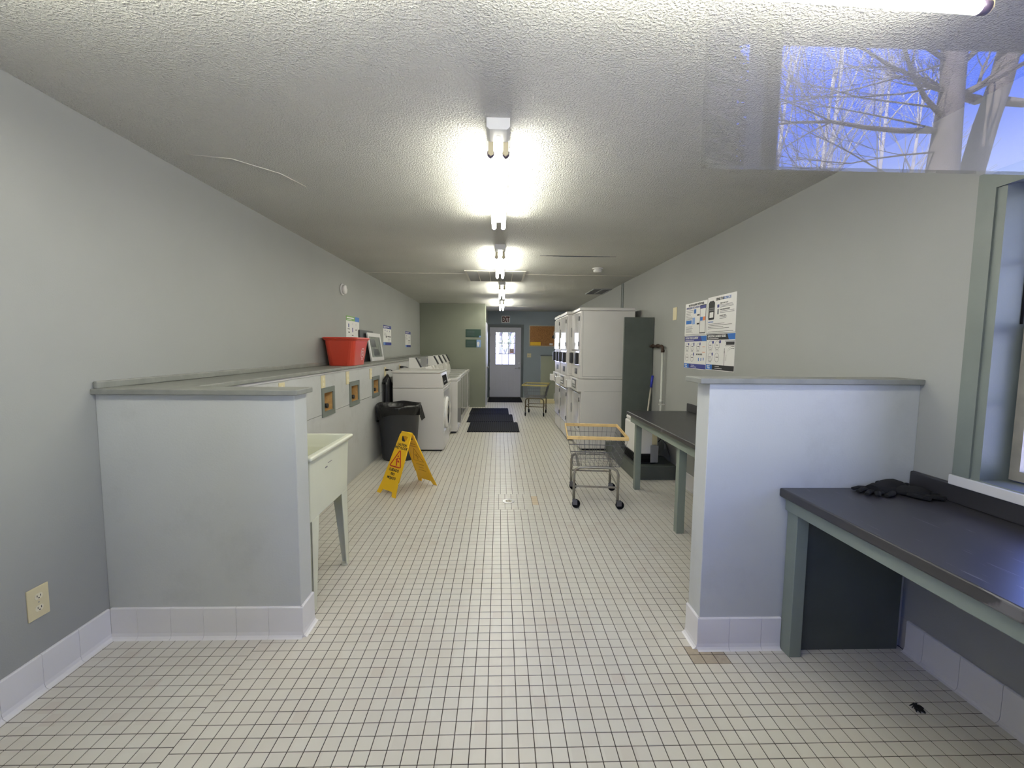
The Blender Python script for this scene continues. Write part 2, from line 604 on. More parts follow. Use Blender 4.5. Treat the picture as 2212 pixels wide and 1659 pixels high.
tiles = []
x_first = 0.019 - 33 * T
SEAM = 0.019 - 20 * T
PATCH = (0.019 - T, 0.019 + 5 * T, 3.85, 4.22)
for c in range(0, 67):
    x0 = x_first + c * T
    x1 = x0 + T
    cx = (x0 + x1) / 2
    off = 0.45 * T if cx < SEAM else 0.0
    for r in range(0, 214):
        y0 = 2.0687 - 31 * T + r * T + off
        y1 = y0 + T
        cy = (y0 + y1) / 2
        a0, a1 = x0, x1
        special = None
        if PATCH[0] < cx < PATCH[1] and PATCH[2] < cy < PATCH[3]:
            sh = -0.3 * T
            a0, a1 = max(x0 + sh, PATCH[0]), x1 + sh
            if cx > PATCH[1] - T:
                a1 = PATCH[1]
        if PATCH[1] < cx < PATCH[1] + T and 3.98 < cy < 4.16:
            special = 'tan'
        if 0.93 < cx < 1.05 and 1.90 < cy < 1.99:
            special = 'dark'
        a0 = max(a0, XL); a1 = min(a1, XR); b0 = max(y0, YF); b1 = min(y1, YB)
        if a1 - a0 < 0.008 or b1 - b0 < 0.008:
            continue
        # under the plinths of the half walls nothing is laid
        tiles.append((a0, a1, b0, b1, special))
full = bpy.data.meshes.new('tile')
vv, ff = tile_mesh_data(-T / 2, T / 2, -T / 2, T / 2)
full.from_pydata(vv, [], ff)
full.materials.append(MT['tile'])
cand = []
for k, (a0, a1, b0, b1, sp_) in enumerate(tiles):
    cx, cy = (a0 + a1) / 2, (b0 + b1) / 2
    if sp_ is None and abs(a1 - a0 - T) < 1e-6 and abs(b1 - b0 - T) < 1e-6 and in_view(cx, cy) and cx < 1.30 and cx > -1.85:
        cand.append((cx * cx + cy * cy, k))
cand.sort()
single = {k for _, k in cand[:290]}
MV, MF = [], []
for k, (a0, a1, b0, b1, sp_) in enumerate(tiles):
    if k in single:
        o = bpy.data.objects.new('tile', full)
        COL.objects.link(o)
        o.parent = floor
        o.location = ((a0 + a1) / 2, (b0 + b1) / 2, random.uniform(-0.0002, 0.0002))
        o.rotation_euler = (random.uniform(-.003, .003), random.uniform(-.003, .003), 0)
    elif sp_:
        vv, ff = tile_mesh_data(a0, a1, b0, b1)
        mb = MB(); mb.add(vv, ff)
        build('tile', mb, 'tile_tan' if sp_ == 'tan' else 'tile_dark', floor,
              label='tan stained tile' if sp_ == 'tan' else 'worn brown tile')
    else:
        vv, ff = tile_mesh_data(a0, a1, b0, b1)
        n0 = len(MV)
        MV += vv
        MF += [tuple(n0 + i for i in f) for f in ff]
me = bpy.data.meshes.new('tile_field')
me.from_pydata(MV, [], MF)
me.materials.append(MT['tile'])
o = bpy.data.objects.new('tile_field', me)
COL.objects.link(o)
o.parent = floor
o['kind'] = 'stuff'

# ceiling with the strip seams
ceiling = struct('ceiling', MB().box(XL - 0.2, XR + 0.25, 0.08, YB + 0.2, ZC, ZC + 0.2), 'ceiling')
mb = MB(); mb.box(XL, XR, 6.36, 6.385, ZC - 0.005, ZC + 0.001)
build('seam_strip', mb, 'ceil_trim', ceiling, bevel=0.002)
mb = MB(); mb.box(-0.9, 0.85, 11.3, 11.32, ZC - 0.004, ZC + 0.001)
build('seam_strip', mb, 'ceil_trim', ceiling)
mb = MB()
for i in range(12):
    a, b = 0.45 + i * 0.072, 0.45 + (i + 1) * 0.072
    h = 0.006 * math.sin(PI * (i + .5) / 12) + 0.001
    mb.box(a, b, 5.07 - h, 5.08, ZC - h, ZC + 0.001)
build('sagging_joint', mb, 'trim_dark', ceiling)
mb = MB()
mb.tube([(-1.72, 2.55, ZC - 0.001), (-1.5, 2.60, ZC - 0.002), (-1.33, 2.80, ZC - 0.002), (-1.27, 3.02, ZC - 0.001)], 0.0022, 5)
build('loose_tape', mb, 'ceil_trim', ceiling)

# walls
struct('wall_left', MB().box(XL - 0.2, XL, 0.08, YB + 0.2, -0.1, ZC + 0.05), 'wall')
WIN = (0.50, 1.705, 0.915, 2.095)      # right-hand window hole: y0 y1 z0 z1
struct('wall_right', MB().panel(0.08, YB + 0.2, -0.1, ZC + 0.05, XR, XR + 0.24, [WIN], 'x'), 'wall')
FW = (-0.78, 0.78, 0.92, 2.16)         # front window hole the picture was taken through
struct('wall_front', MB().panel(XL - 0.2, XR + 0.24, -0.1, ZC + 0.05, 0.14, YF, [FW], 'y'), 'wall')
struct('wall_back', MB().box(XL - 0.05, PX, YP, YB + 0.1, -0.05, ZC + 0.03), 'wall_back')
DOOR = (-0.29, 0.632, 0.0, 2.028)
struct('wall_far', MB().panel(PX - 0.05, XR + 0.1, -0.1, ZC + 0.05, YB, YB + 0.2, [DOOR], 'y'), 'wall_far')
struct('baseboard_back', MB().box(XL + 0.35, PX + 0.006, YP - 0.014, YP, 0, 0.10), 'wall_back', 0.003)
struct('baseboard_far', MB().box(0.70, XR, YB - 0.014, YB, 0, 0.10), 'wall_far', 0.003)
# low wall near the far door, dark cap
low = struct('wall_low_back', MB().box(1.075, XR, 11.40, 11.52, 0, 1.235), 'wall_back')
build('cap', MB().box(1.06, XR, 11.385, 11.535, 1.235, 1.262), 'trim_dark', low, 0.003)
build('plinth', MB().box(1.068, XR, 11.388, 11.40, 0, 0.12), 'cream', low, 0.003)

# side wall door strip beyond the partition
sdoor = thing('side_door', 'narrow sliver of pale side door seen edge on beside the far exit door', 'door', (PX, 11.5, 0))
mb = MB(); mb.box(PX + 0.001, PX + 0.03, 11.0, 11.9, 0.0, 2.05)
build('door_leaf', mb, 'door', sdoor, 0.003, world=True)
mb = MB(); mb.cyl((PX + 0.03, 11.12, 0.94), (PX + 0.05, 11.12, 0.94), 0.022); mb.cyl((PX + 0.045, 11.12, 0.94), (PX + 0.075, 11.12, 0.94), 0.026, 0.02)
build('knob', mb, 'steel', sdoor, world=True)

# ---------------- plumbing chase along the left wall with its holes
XC = -1.58
Y0c, Y1c = 2.25, YP
BOX = [(3.95, 4.25), (4.68, 5.00), (5.51, 5.835)]
holes = [(a + 0.04, b - 0.04, 0.845, 1.02) for a, b in BOX]
mb = MB(); mb.panel(Y0c, Y1c, 0.8275, 1.186, XC - 0.02, XC, holes, 'x')
chase = struct('wall_left_chase', mb, 'chase')
build('lower_panel', MB().box(XC - 0.02, XC, Y0c, Y1c, 0.0, 0.8235), 'chase', chase)
build('top_strip', MB().box(XC - 0.012, XC + 0.008, Y0c, Y1c, 1.184, 1.202), 'sill', chase, 0.003)
build('backing', MB().box(XC - 0.14, XC - 0.125, Y0c, Y1c, 0.0, 1.19), 'ply', chase)
# ledge board + upstand on the wall
ledge = struct('trim_ledge', MB().box(XL, XC + 0.022, Y0c, YP, 1.202, 1.229), 'ledge', 0.004)
build('upstand', MB().box(XL, XL + 0.02, 2.11, YP, 1.229, 1.266), 'ledge', ledge, 0.006)

# ---------------- half walls
def base_tiles(parent, pts, h=0.155):
    """pts: list of (p0, p1, outward normal) single tiles laid flat on a wall face"""
    for (x0, y0), (x1, y1), (nx, ny) in pts:
        L = math.hypot(x1 - x0, y1 - y0)
        if L < 0.01:
            continue
        M = frameM((x0, y0, 0), (x1 - x0, y1 - y0, 0), (0, 0, 1))
        sgn = 1 if (M.to_3x3().col[2].dot(Vector((nx, ny, 0))) > 0) else -1
        mb = MB(M)
        g = 0.0008
        t_ = 0.011
        prof = [(0.0, 0.0), (0.030, 0.0), (0.021, 0.004), (0.014, 0.012), (t_, 0.028), (t_, h - 0.004), (t_ - 0.004, h), (0.0, h)]
        vs = []
        for u in (g, L - g):
            vs += [(u, z, sgn * d) for d, z in prof]
        n = len(prof)
        fs = [(i, (i + 1) % n, n + (i + 1) % n, n + i) for i in range(n)] + [tuple(range(n)), tuple(range(2 * n - 1, n - 1, -1))]
        mb.add(vs, fs)
        build('tile', mb, 'base', parent)

LH = (XL, -0.975, 2.12, 2.25)
lh = struct('wall_half_left', MB().box(LH[0], LH[1], LH[2], LH[3], 0, 1.205), 'half', 0.003)
build('cap', MB().box(XL, -0.952, 2.095, 2.275, 1.205, 1.231), 'ledge', lh, 0.004)
bl = struct('baseboard_left', MB().box(XL, XL + 0.002, YF, 2.12, 0, 0.15), 'bgrout')
xs = [XL + 0.011, -1.7626, -1.603, -1.445, -1.287, -1.130, -0.975 + 0.011]
P_ = [((xs[i], 2.12), (xs[i + 1], 2.12), (0, -1)) for i in range(6)]
P_.append(((LH[1], 2.12 - 0.011), (LH[1], LH[3]), (1, 0)))
ys = [2.109, 1.949, 1.788, 1.628, 1.468, 1.308, 1.148, 0.988, 0.828, 0.668, 0.508, 0.348]
P_ += [((XL, ys[i + 1]), (XL, ys[i]), (1, 0)) for i in range(len(ys) - 1)]
base_tiles(bl, P_)

RH = (0.970, XR, 2.0, 2.125)
rh = struct('wall_half_right', MB().box(RH[0], RH[1], RH[2], RH[3], 0, 1.283), 'half', 0.003)
build('cap', MB().box(0.918, XR, 1.978, 2.147, 1.283, 1.309), 'ledge', rh, 0.004)
br = struct('baseboard_right', MB().box(XR - 0.002, XR, YF, 2.0, 0, 0.15), 'bgrout')
xs = [0.970 - 0.011, 1.114, 1.271, 1.366]
P_ = [((xs[i], 2.0), (xs[i + 1], 2.0), (0, -1)) for i in range(3)]
P_.append(((RH[0], 2.0 - 0.011), (RH[0], RH[3]), (-1, 0)))
ys = [1.96, 1.872, 1.712, 1.552, 1.392, 1.232, 1.072, 0.912, 0.752, 0.592, 0.432]
P_ += [((XR, ys[i + 1]), (XR, ys[i]), (-1, 0)) for i in range(len(ys) - 1)]
base_tiles(br, P_)
br2 = struct('baseboard_right_rear', MB().box(XR - 0.002, XR, 2.125, 4.70, 0, 0.15), 'bgrout')
base_tiles(br2, [((XR, 2.14 + i * 0.16), (XR, 2.14 + (i + 1) * 0.16), (-1, 0)) for i in range(16)])

# ---------------- right-hand window
w1 = struct('window_right', MB().panel(WIN[0], WIN[1], WIN[2] + 0.0, WIN[3], XR + 0.155, XR + 0.20,
            [(WIN[0] + 0.03, WIN[1] - 0.03, WIN[2] + 0.03, WIN[3] - 0.03)], 'x'), 'alu', 0.002)
cy0, cy1, cz0, cz1 = 0.43, 1.81, 0.915, 2.155
# casing (mitred, two steps)
for (d0, d1, ins) in ((0.0, 0.016, 0.0), (0.016, 0.024, 0.022), ):
    mb = MB(); mb.panel(cy0 + ins, cy1 - ins, cz0, cz1 - ins, XR - d1, XR - d0, [(cy0 + 0.075, cy1 - 0.075, cz0 - 1, cz1 - 0.072)], 'x')
    build('casing', mb, 'trim', w1, 0.003)
# painted reveal (jamb, head, sill)
mb = MB(); mb.box(XR - 0.016, XR + 0.15, WIN[1] - 0.004, WIN[1] + 0.03, WIN[2], WIN[3] + 0.02)
mb.box(XR - 0.016, XR + 0.15, WIN[0] - 0.03, WIN[0] + 0.004, WIN[2], WIN[3] + 0.02)
build('jamb', mb, 'trim', w1)
build('head_jamb', MB().box(XR - 0.016, XR + 0.2, WIN[0] - .03, WIN[1] + .03, WIN[3] - 0.004, WIN[3] + 0.03), 'trim', w1)
build('stool', MB().box(XR - 0.02, XR + 0.2, WIN[0] - 0.07, WIN[1] + 0.105, WIN[2] - 0.03, WIN[2] + 0.004), 'trim', w1, 0.002)
build('sill_board', MB().box(XR - 0.030, XR, 0.43, 1.812, 0.872, 0.914), 'sill', w1, 0.003)
# lower sash (inner) and upper sash (outer)
def sash(x0, x1, z0, z1, bars):
    y0, y1 = WIN[0] + 0.012, WIN[1] - 0.012
    mb = MB(); mb.panel(y0, y1, z0, z1, x0, x1, [(y0 + 0.035, y1 - 0.035, z0 + 0.04, z1 - 0.03)], 'x')
    s = build('sash', mb, 'alu', w1, 0.002)
    mb = MB()
    xm = (x0 + x1) / 2
    for k in (1, 2):
        yy = y0 + (y1 - y0) * k / 3
        mb.box(xm - 0.006, xm + 0.006, yy - 0.008, yy + 0.008, z0 + 0.04, z1 - 0.03)
    zz = (z0 + z1) / 2
    mb.box(xm - 0.006, xm + 0.006, y0 + 0.03, y1 - 0.03, zz - 0.008, zz + 0.008)
    build('glazing_bar', mb, 'alu', s)
    build('pane', MB().box(xm - 0.002, xm + 0.002, y0 + 0.03, y1 - 0.03, z0 + 0.035, z1 - 0.025), 'glass', s)
sash(XR + 0.095, XR + 0.125, WIN[2] + 0.012, 1.545, 1)
sash(XR + 0.128, XR + 0.154, 1.515, WIN[3] - 0.01, 1)
mb = MB(); mb.tube([(XR + 0.09, WIN[1] - 0.006, 1.55), (XR + 0.09, WIN[1] - 0.006, WIN[3] - 0.02)], 0.005, 6)
build('track', mb, 'black', w1)

# ---------------- front window the picture is taken through
w2 = struct('window_front', MB().panel(FW[0] + 0.001, FW[1] - 0.001, FW[2] + 0.001, FW[3] - 0.001, 0.19, 0.25,
            [(FW[0] + 0.05, FW[1] - 0.05, FW[2] + 0.05, FW[3] - 0.05)], 'y'), 'alu', 0.003)
build('pane', MB().box(0.098, FW[1] - 0.045, 0.218, 0.222, 1.5285, FW[3] - 0.045), 'glass2', w2, label='upper glass pane reflecting blue sky and bare trees')
build('casing', MB().panel(FW[0] - 0.08, FW[1] + 0.08, FW[2] - 0.08, FW[3] + 0.08, YF, YF + 0.02, [FW], 'y'), 'trim', w2, 0.003)

# ---------------- far exit door
d1 = struct('door_far', MB().panel(DOOR[0], DOOR[1], 0.012, DOOR[3], YB + 0.02, YB + 0.064, [(-0.106, 0.451, 0.955, 1.875)], 'y'), 'door', 0.002)
mb = MB(); mb.panel(PX + 0.001, 0.692, 0.0, 2.10, YB - 0.018, YB + 0.0, [(DOOR[0], DOOR[1], -1, DOOR[3])], 'y')
mb.box(DOOR[0] - 0.001, DOOR[0] + 0.012, YB, YB + 0.2, 0, DOOR[3])
mb.box(DOOR[1] - 0.012, DOOR[1] + 0.001, YB, YB + 0.2, 0, DOOR[3])
mb.box(DOOR[0], DOOR[1], YB, YB + 0.2, DOOR[3] - 0.012, DOOR[3] + 0.001)
build('door_frame', mb, 'trim_dark', d1, 0.002)
gl = build('lite_frame', MB().panel(-0.126, 0.471, 0.935, 1.895, YB + 0.012, YB + 0.022, [(-0.106, 0.451, 0.955, 1.875)], 'y'), 'door', d1, 0.002)
mb = MB()
cw, chh = 0.557 / 3, 0.92 / 3
for k in (1, 2):
    xx = -0.106 + cw * k
    mb.box(xx - 0.009, xx + 0.009, YB + 0.018, YB + 0.05, 0.955, 1.875)
    zz = 0.955 + chh * k
    mb.box(-0.106, 0.451, YB + 0.018, YB + 0.05, zz - 0.009, zz + 0.009)
build('glazing_bar', mb, 'door', d1)
for i in range(3):
    for j in range(3):
        build('pane', MB().box(-0.106 + cw * i + .009 * (i > 0), -0.106 + cw * (i + 1) - .009 * (i < 2), YB + 0.032, YB + 0.036,
                               0.955 + chh * j + .009 * (j > 0), 0.955 + chh * (j + 1) - .009 * (j < 2)), 'glass', d1)
for a, b in ((-0.14, 0.12), (0.22, 0.48)):
    mb = MB(); mb.panel(a, b, 0.16, 0.80, YB + 0.012, YB + 0.022, [(a + 0.022, b - 0.022, 0.182, 0.778)], 'y')
    mb.box(a + 0.05, b - 0.05, YB + 0.012, YB + 0.022, 0.21, 0.75)
    build('door_panel', mb, 'door', d1, 0.003)
mb = MB(); mb.cyl((0.569, YB + 0.02, 0.992), (0.569, YB - 0.006, 0.992), 0.032, n=20); mb.box(0.563, 0.575, YB - 0.02, YB - 0.006, 0.975, 1.009)
build('deadbolt', mb, 'steel', d1)
mb = MB(); mb.cyl((0.572, YB + 0.02, 0.852), (0.572, YB - 0.005, 0.852), 0.036, n=20)
mb.tube([(0.572, YB - 0.03, 0.852), (0.52, YB - 0.034, 0.853), (0.45, YB - 0.034, 0.846)], 0.010, 8); mb.cyl((0.572, YB, 0.852), (0.572, YB - 0.036, 0.852), 0.012)
build('lever_handle', mb, 'steel', d1)
for z in (0.25, 1.05, 1.8):
    build('hinge', MB().box(DOOR[0] - 0.002, DOOR[0] + 0.02, YB + 0.002, YB + 0.02, z - 0.045, z + 0.045), 'trim_dark', d1)
build('threshold', MB().box(DOOR[0], DOOR[1], YB, YB + 0.2, 0.0, 0.012), 'black', d1)

# ------------------------------------------------------------------ outside
struct('ground_outside', MB().panel(-60, 60, -60, 60, -0.32, -0.14, [(XL - 0.2, XR + 0.25, 0.08, YB + 0.2)], 'z'), 'conc')
sl = MB(); sl.hexa([(-60, 14.6, -0.30), (60, 14.6, -0.30), (60, 24, -0.30), (-60, 24, -0.30), (-60, 14.6, -0.139), (60, 14.6, -0.139), (60, 24, 1.0), (-60, 24, 1.0)])
sl.box(-60, 60, 24, 90, -0.3, 1.0)
struct('ground_slope', sl, 'conc')
struct('ceiling_porch', MB().box(-6, 6.5, -1.86, 0.135, 2.955, 3.12), 'soffit')
struct('pillar_porch', MB().box(1.150, 1.225, -1.70, -1.56, -0.14, 2.955), 'soffit', 0.004)
evg = thing('evergreen_tree', 'tall dense dark evergreen mirrored left of the porch post', 'tree', (5.6, -14.0, -0.14))
build('trunk', MB().cyl((5.6, -14.0, -0.14), (5.6, -14.0, 12), 0.3, 0.08), MT['bark'], evg, world=True)
mb = MB()
mb.lathe([(0.3, 0.4), (1.75, 0.8), (1.85, 5), (1.7, 9), (1.3, 13), (0.1, 16)], 18, (5.55, -14.0, 0))
build('inner_foliage', mb, 'needle', evg, world=True)
mb = MB()
for k in range(5200):
    a = random.uniform(0, 2 * PI); z = random.uniform(0.6, 15)
    q = 2.05 * (1 - max(0, z - 9) / 8) * random.uniform(0.85, 1.02)
    c = Vector((5.55 + q * math.cos(a), -14.0 + q * math.sin(a), z))
    u = Vector((math.cos(a) + random.uniform(-.6, .6), math.sin(a) + random.uniform(-.6, .6), random.uniform(-.6, .3))).normalized() * 0.22
    w = u.orthogonal().normalized() * 0.07
    mb.add([c - u * 0.4, c + w, c + u, c - w], [(0, 1, 2, 3)])
fo = build('needle_sprays', mb, 'needle', evg, world=True)
fo['kind'] = 'stuff'
struct('sun_block_eave_far', MB().box(-3, 3.5, YB + 0.2, YB + 1.5, 2.60, 2.72), 'soffit')  # unseen overhang, added to keep direct sun off the door panes

def limb(mb, p, d, L, r, depth, spread=0.6, gnarl=0.16, rmin=0.004):
    pts = [Vector(p)]
    d = Vector(d).normalized()
    n = 5
    for i in range(n):
        d = (d + Vector((random.uniform(-gnarl, gnarl), random.uniform(-gnarl, gnarl), random.uniform(-gnarl, gnarl) + 0.02))).normalized()
        pts.append(pts[-1] + d * L / n)
    rr = [max(rmin, r * (1 - 0.75 * i / n)) for i in range(n + 1)]
    mb.tube(pts, r, 5, radii=rr)
    if depth <= 0:
        return
    for k in range(random.randint(4, 6)):
        i = random.randint(1, n)
        dd = (d + Vector((random.uniform(-1, 1), random.uniform(-1, 1), random.uniform(-0.5, 1))) * spread).normalized()
        limb(mb, pts[i], dd, L * random.uniform(0.45, 0.7), rr[i] * 0.5, depth - 1, spread, gnarl, rmin)

def tree(label, trunk, radii, boughs, material, depth=3, name='bare_tree', r0=0.10):
    t_ = thing(name, label, 'tree', trunk[0])
    mb = MB(); mb.tube(trunk, 0.3, 12, radii=radii)
    build('trunk', mb, material, t_, world=True)
    mb = MB()
    for p, d, L, r in boughs:
        limb(mb, p, d, L, r, depth, rmin=0.0045)
    build('branches', mb, material, t_, world=True)

# two big trunks behind the photographer, seen mirrored in the pane
Y1 = 0.44 - 9.0
tree('thick bare grey tree mirrored upright in the upper glass pane', [(8.95, Y1, -0.14), (8.92, Y1, 5.1), (8.98, Y1, 6.7), (8.95, Y1, 7.6), (8.9, Y1, 11)], [0.34, 0.26, 0.19, 0.21, 0.14],
     [((8.7, Y1, 5.85), (-1, 0.05, -0.18), 3.6, 0.06), ((8.8, Y1, 6.6), (-1, 0.2, 0.25), 3.2, 0.045), ((8.8, Y1, 7.2), (-1, -0.2, 0.6), 3.4, 0.045),
      ((9.1, Y1, 6.5), (1, 0, 0.45), 2.4, 0.08), ((9.0, Y1, 7.0), (0.7, 0.3, 0.9), 2.6, 0.06), ((8.85, Y1, 6.1), (-0.9, 0.3, 0.35), 3.4, 0.05), ((8.8, Y1, 7.4), (-0.6, 0.2, 0.9), 2.6, 0.05)]
     + [((8.8, Y1, 4.6 + 0.42 * q), (-1, 0.25 * math.sin(q), 0.35 * math.cos(1.7 * q)), 3.6, 0.020) for q in range(7)], 'bark', depth=2)
Y2 = 0.44 - 9.8
tree('leaning bare grey tree mirrored right of the thick one in the glass', [(9.9, Y2, -0.14), (10.38, Y2, 5.4), (10.6, Y2, 6.4), (10.85, Y2, 7.3), (11.0, Y2, 8.1), (11.6, Y2, 11)], [0.30, 0.22, 0.21, 0.20, 0.19, 0.12],
     [((10.4, Y2, 6.9), (-1, 0, 0.02), 1.7, 0.10), ((10.8, Y2, 6.9), (1, 0, -0.2), 2.5, 0.10), ((10.9, Y2, 7.7), (-0.6, 0.2, 0.5), 2.2, 0.08),
      ((11.0, Y2, 7.9), (1, 0.2, 0.6), 2.5, 0.07)], 'bark')
for i, (x, y, h) in enumerate([(7.2, -13, 10), (8.6, -14.5, 11), (9.6, -13.6, 10), (11.2, -15.5, 12), (13.6, -16, 12), (15.5, -17, 12), (6.2, -15, 11)]):
    sx = random.uniform(0.3, 0.9)
    tree('slender pale bare tree mirrored behind the thick trunks, %s' % ('first from the porch post', 'second from the porch post', 'third from the porch post', 'beside the thick trunk', 'between the two trunks', 'beyond the leaning trunk', 'close behind the porch post')[i],
         [(x, y, -0.14), (x + sx * .5, y, h * .5), (x + sx, y, h)], [0.09, 0.07, 0.03],
         [((x + sx * q, y, h * q), (random.uniform(-.6, .8), random.uniform(-.3, .3), 1.0), 3.2, 0.035) for q in (0.4, 0.5, 0.6, 0.7, 0.8, 0.9)], 'birch', depth=2, r0=.05)
# woods beyond the far door
for i, (x, y, r) in enumerate([(-0.55, 21.5, 0.22), (0.05, 25.0, 0.10), (1.15, 24.0, 0.26), (0.75, 29.0, 0.12), (-1.6, 27, 0.3), (2.6, 27, 0.28)]):
    tree('trunk outside the far door, %s' % ('thick one at the left panes', 'thin one near the middle', 'thick one at the right panes', 'thin distant one', 'farthest left', 'farthest right')[i],
         [(x, y + 4.5, 1.0), (x + 0.1, y + 4.5, 4), (x, y + 4.5, 9)], [r, r * 0.85, r * 0.6], [((x, y + 4.5, 2.4 + q), (random.uniform(-1, 1), 0, 0.8), 2.6, 0.05) for q in (0, .6, 1.2, 2.0)], 'bark', depth=2)
lf = thing('leafy_shrub', 'pale green leafy shrub outside the far door behind the middle panes', 'shrub', (0.4, 30, 1.0))
mb = MB()
for k in range(1800):
    a = random.uniform(0, 2 * PI); z = random.uniform(0.3, 3.4); q = 1.6 * math.sqrt(random.random())
    c = Vector((0.4 + q * math.cos(a), 30 + q * math.sin(a), z + 1.0))
    u = Vector((random.uniform(-1, 1), random.uniform(-1, 1), random.uniform(-1, 1))).normalized() * 0.05
    w = u.orthogonal().normalized() * 0.03
    mb.add([c - u, c + w, c + u, c - w], [(0, 1, 2, 3)])
fo = build('foliage', mb, 'leaf', lf, world=True)
fo['kind'] = 'stuff'
mb = MB()
for k in range(9):
    mb.tube([(0.4, 30, 1.0), (0.4 + 0.6 * math.cos(k), 30 + 0.6 * math.sin(k), 2.2), (0.4 + 1.1 * math.cos(k), 30 + math.sin(k), 3.8)], 0.02, 5)
build('stem', mb, 'bark', lf, world=True)

# ------------------------------------------------------------------ ceiling lights
def strip_light(label, x, y0, L, along='y', tm='tube'):
    if along == 'y':
        loc, rz = (x, y0, ZC), 0.0
    else:
        loc, rz = (x, y0, ZC), -PI / 2 + 0.048
    t_ = thing('fluorescent_light', label, 'ceiling light', loc, rz)
    hs = build('housing', MB().prism([(-0.054, 0.0), (-0.054, -0.040), (-0.040, -0.052), (0.040, -0.052), (0.054, -0.040), (0.054, 0.0)], 0.0, L, 'y'), 'fixt', t_, 0.0015)
    mb = MB(); mb.cyl((0, 0.07, -0.052), (0, 0.07, -0.0530), 0.012, n=20)
    build('knockout', mb, 'fixt', t_)
    for s in (-1, 1):
        tb = MB(); tb.cyl((s * 0.036, 0.155, -0.100), (s * 0.036, L - 0.035, -0.100), 0.0165, n=14)
        tube = build('lamp_tube', tb, tm, t_)
        for ya, yb in ((0.132, 0.157), (L - 0.037, L - 0.012)):
            mb = MB(); mb.cyl((s * 0.036, ya, -0.100), (s * 0.036, yb, -0.100), 0.0172, n=14)
            build('lamp_cap', mb, 'purple', tube)
            ym = ya if ya < 0.5 else yb
            mb = MB(); mb.prism([(s * 0.036 - 0.013, -0.05), (s * 0.036 - 0.013, -0.106), (s * 0.036, -0.116), (s * 0.036 + 0.013, -0.106), (s * 0.036 + 0.013, -0.05)], ym - 0.008, ym + 0.008, 'y')
            build('lamp_holder', mb, 'socket', t_)
    return t_
strip_light('nearest of the lengthwise two-tube strip lights on the centre line', -0.012, 2.09, 1.50)
strip_light('second lengthwise strip light, ending beside the big ceiling grille', 0.0, 4.55, 1.50)
strip_light('third lengthwise strip light from the front, past the big grille', 0.035, 7.05, 1.55)
strip_light('last small strip light, nearest the exit sign', 0.047, 9.45, 1.75)
strip_light('crosswise strip light at the top right edge above the pane', -0.218, 1.141, 1.56, 'x', 'tube_dim')
strip_light('crosswise strip light above the left end, mostly out of the picture', -1.80, 1.065, 1.56, 'x', 'tube_dim')

# ceiling grilles
g1 = thing('ceiling_grille', 'large white intake grille across the second strip light', 'vent', (0, 6.55, ZC))
mb = MB(); mb.panel(-0.48, 0.355, 6.08, 7.02, ZC - 0.012, ZC, [(-0.48 + 0.025 + k * 0.159, -0.48 + 0.015 + (k + 1) * 0.159, 6.11, 6.99) for k in range(5)], 'z')
build('frame', mb, 'ceil_trim', g1, 0.002, world=True)
for k in range(5):
    mb = MB()
    a = -0.48 + 0.025 + k * 0.159; b = a + 0.149
    for q in range(24):
        y = 6.12 + q * 0.0365
        mb.hexa([(a, y, ZC - 0.002), (b, y, ZC - 0.002), (b, y + 0.003, ZC - 0.001), (a, y + 0.003, ZC - 0.001),
                 (a, y + 0.018, ZC - 0.011), (b, y + 0.018, ZC - 0.011), (b, y + 0.021, ZC - 0.010), (a, y + 0.021, ZC - 0.010)])
    build('louvre', mb, 'greyface', g1, world=True)
g2 = thing('ceiling_grille', 'dark two-section ceiling grille above the dryers by the right wall', 'vent', (1.8, 8.1, ZC))
mb = MB(); mb.panel(1.63, 1.96, 7.75, 8.50, ZC - 0.012, ZC, [(1.65, 1.785, 7.79, 8.46), (1.805, 1.945, 7.79, 8.46)], 'z')
build('frame', mb, 'greyface', g2, 0.002, world=True)
for a, b in ((1.65, 1.785), (1.805, 1.945)):
    mb = MB(); mb.box(a, b, 7.79, 8.46, ZC - 0.002, ZC)
    build('dark_mesh', mb, 'black', g2, world=True)

def detector(label, M):
    t_ = thing('smoke_detector', label, 'smoke detector', M.translation)
    mb = MB(M); mb.lathe([(0.070, 0), (0.070, 0.010), (0.066, 0.014)], 28)
    build('mounting_ring', mb, 'whiter', t_, world=True)
    mb = MB(M); mb.lathe([(0.050, 0.014), (0.050, 0.019), (0.055, 0.020), (0.054, 0.042), (0.046, 0.052), (0.02, 0.054)], 28)
    c = build('cover', mb, 'whiter', t_, world=True)
    mb = MB(M); mb.cyl((0.02, 0.02, 0.054), (0.02, 0.02, 0.056), 0.006, n=12)
    build('test_button', mb, 'greyface', c, world=True)
detector('round white smoke detector high on the left wall', frameM((XL, 5.45, 2.12), (0, 1, 0), (0, 0, 1)))
detector('round white smoke detector on the ceiling above the dryers', frameM((1.27, 5.81, ZC), (1, 0, 0), (0, -1, 0)))

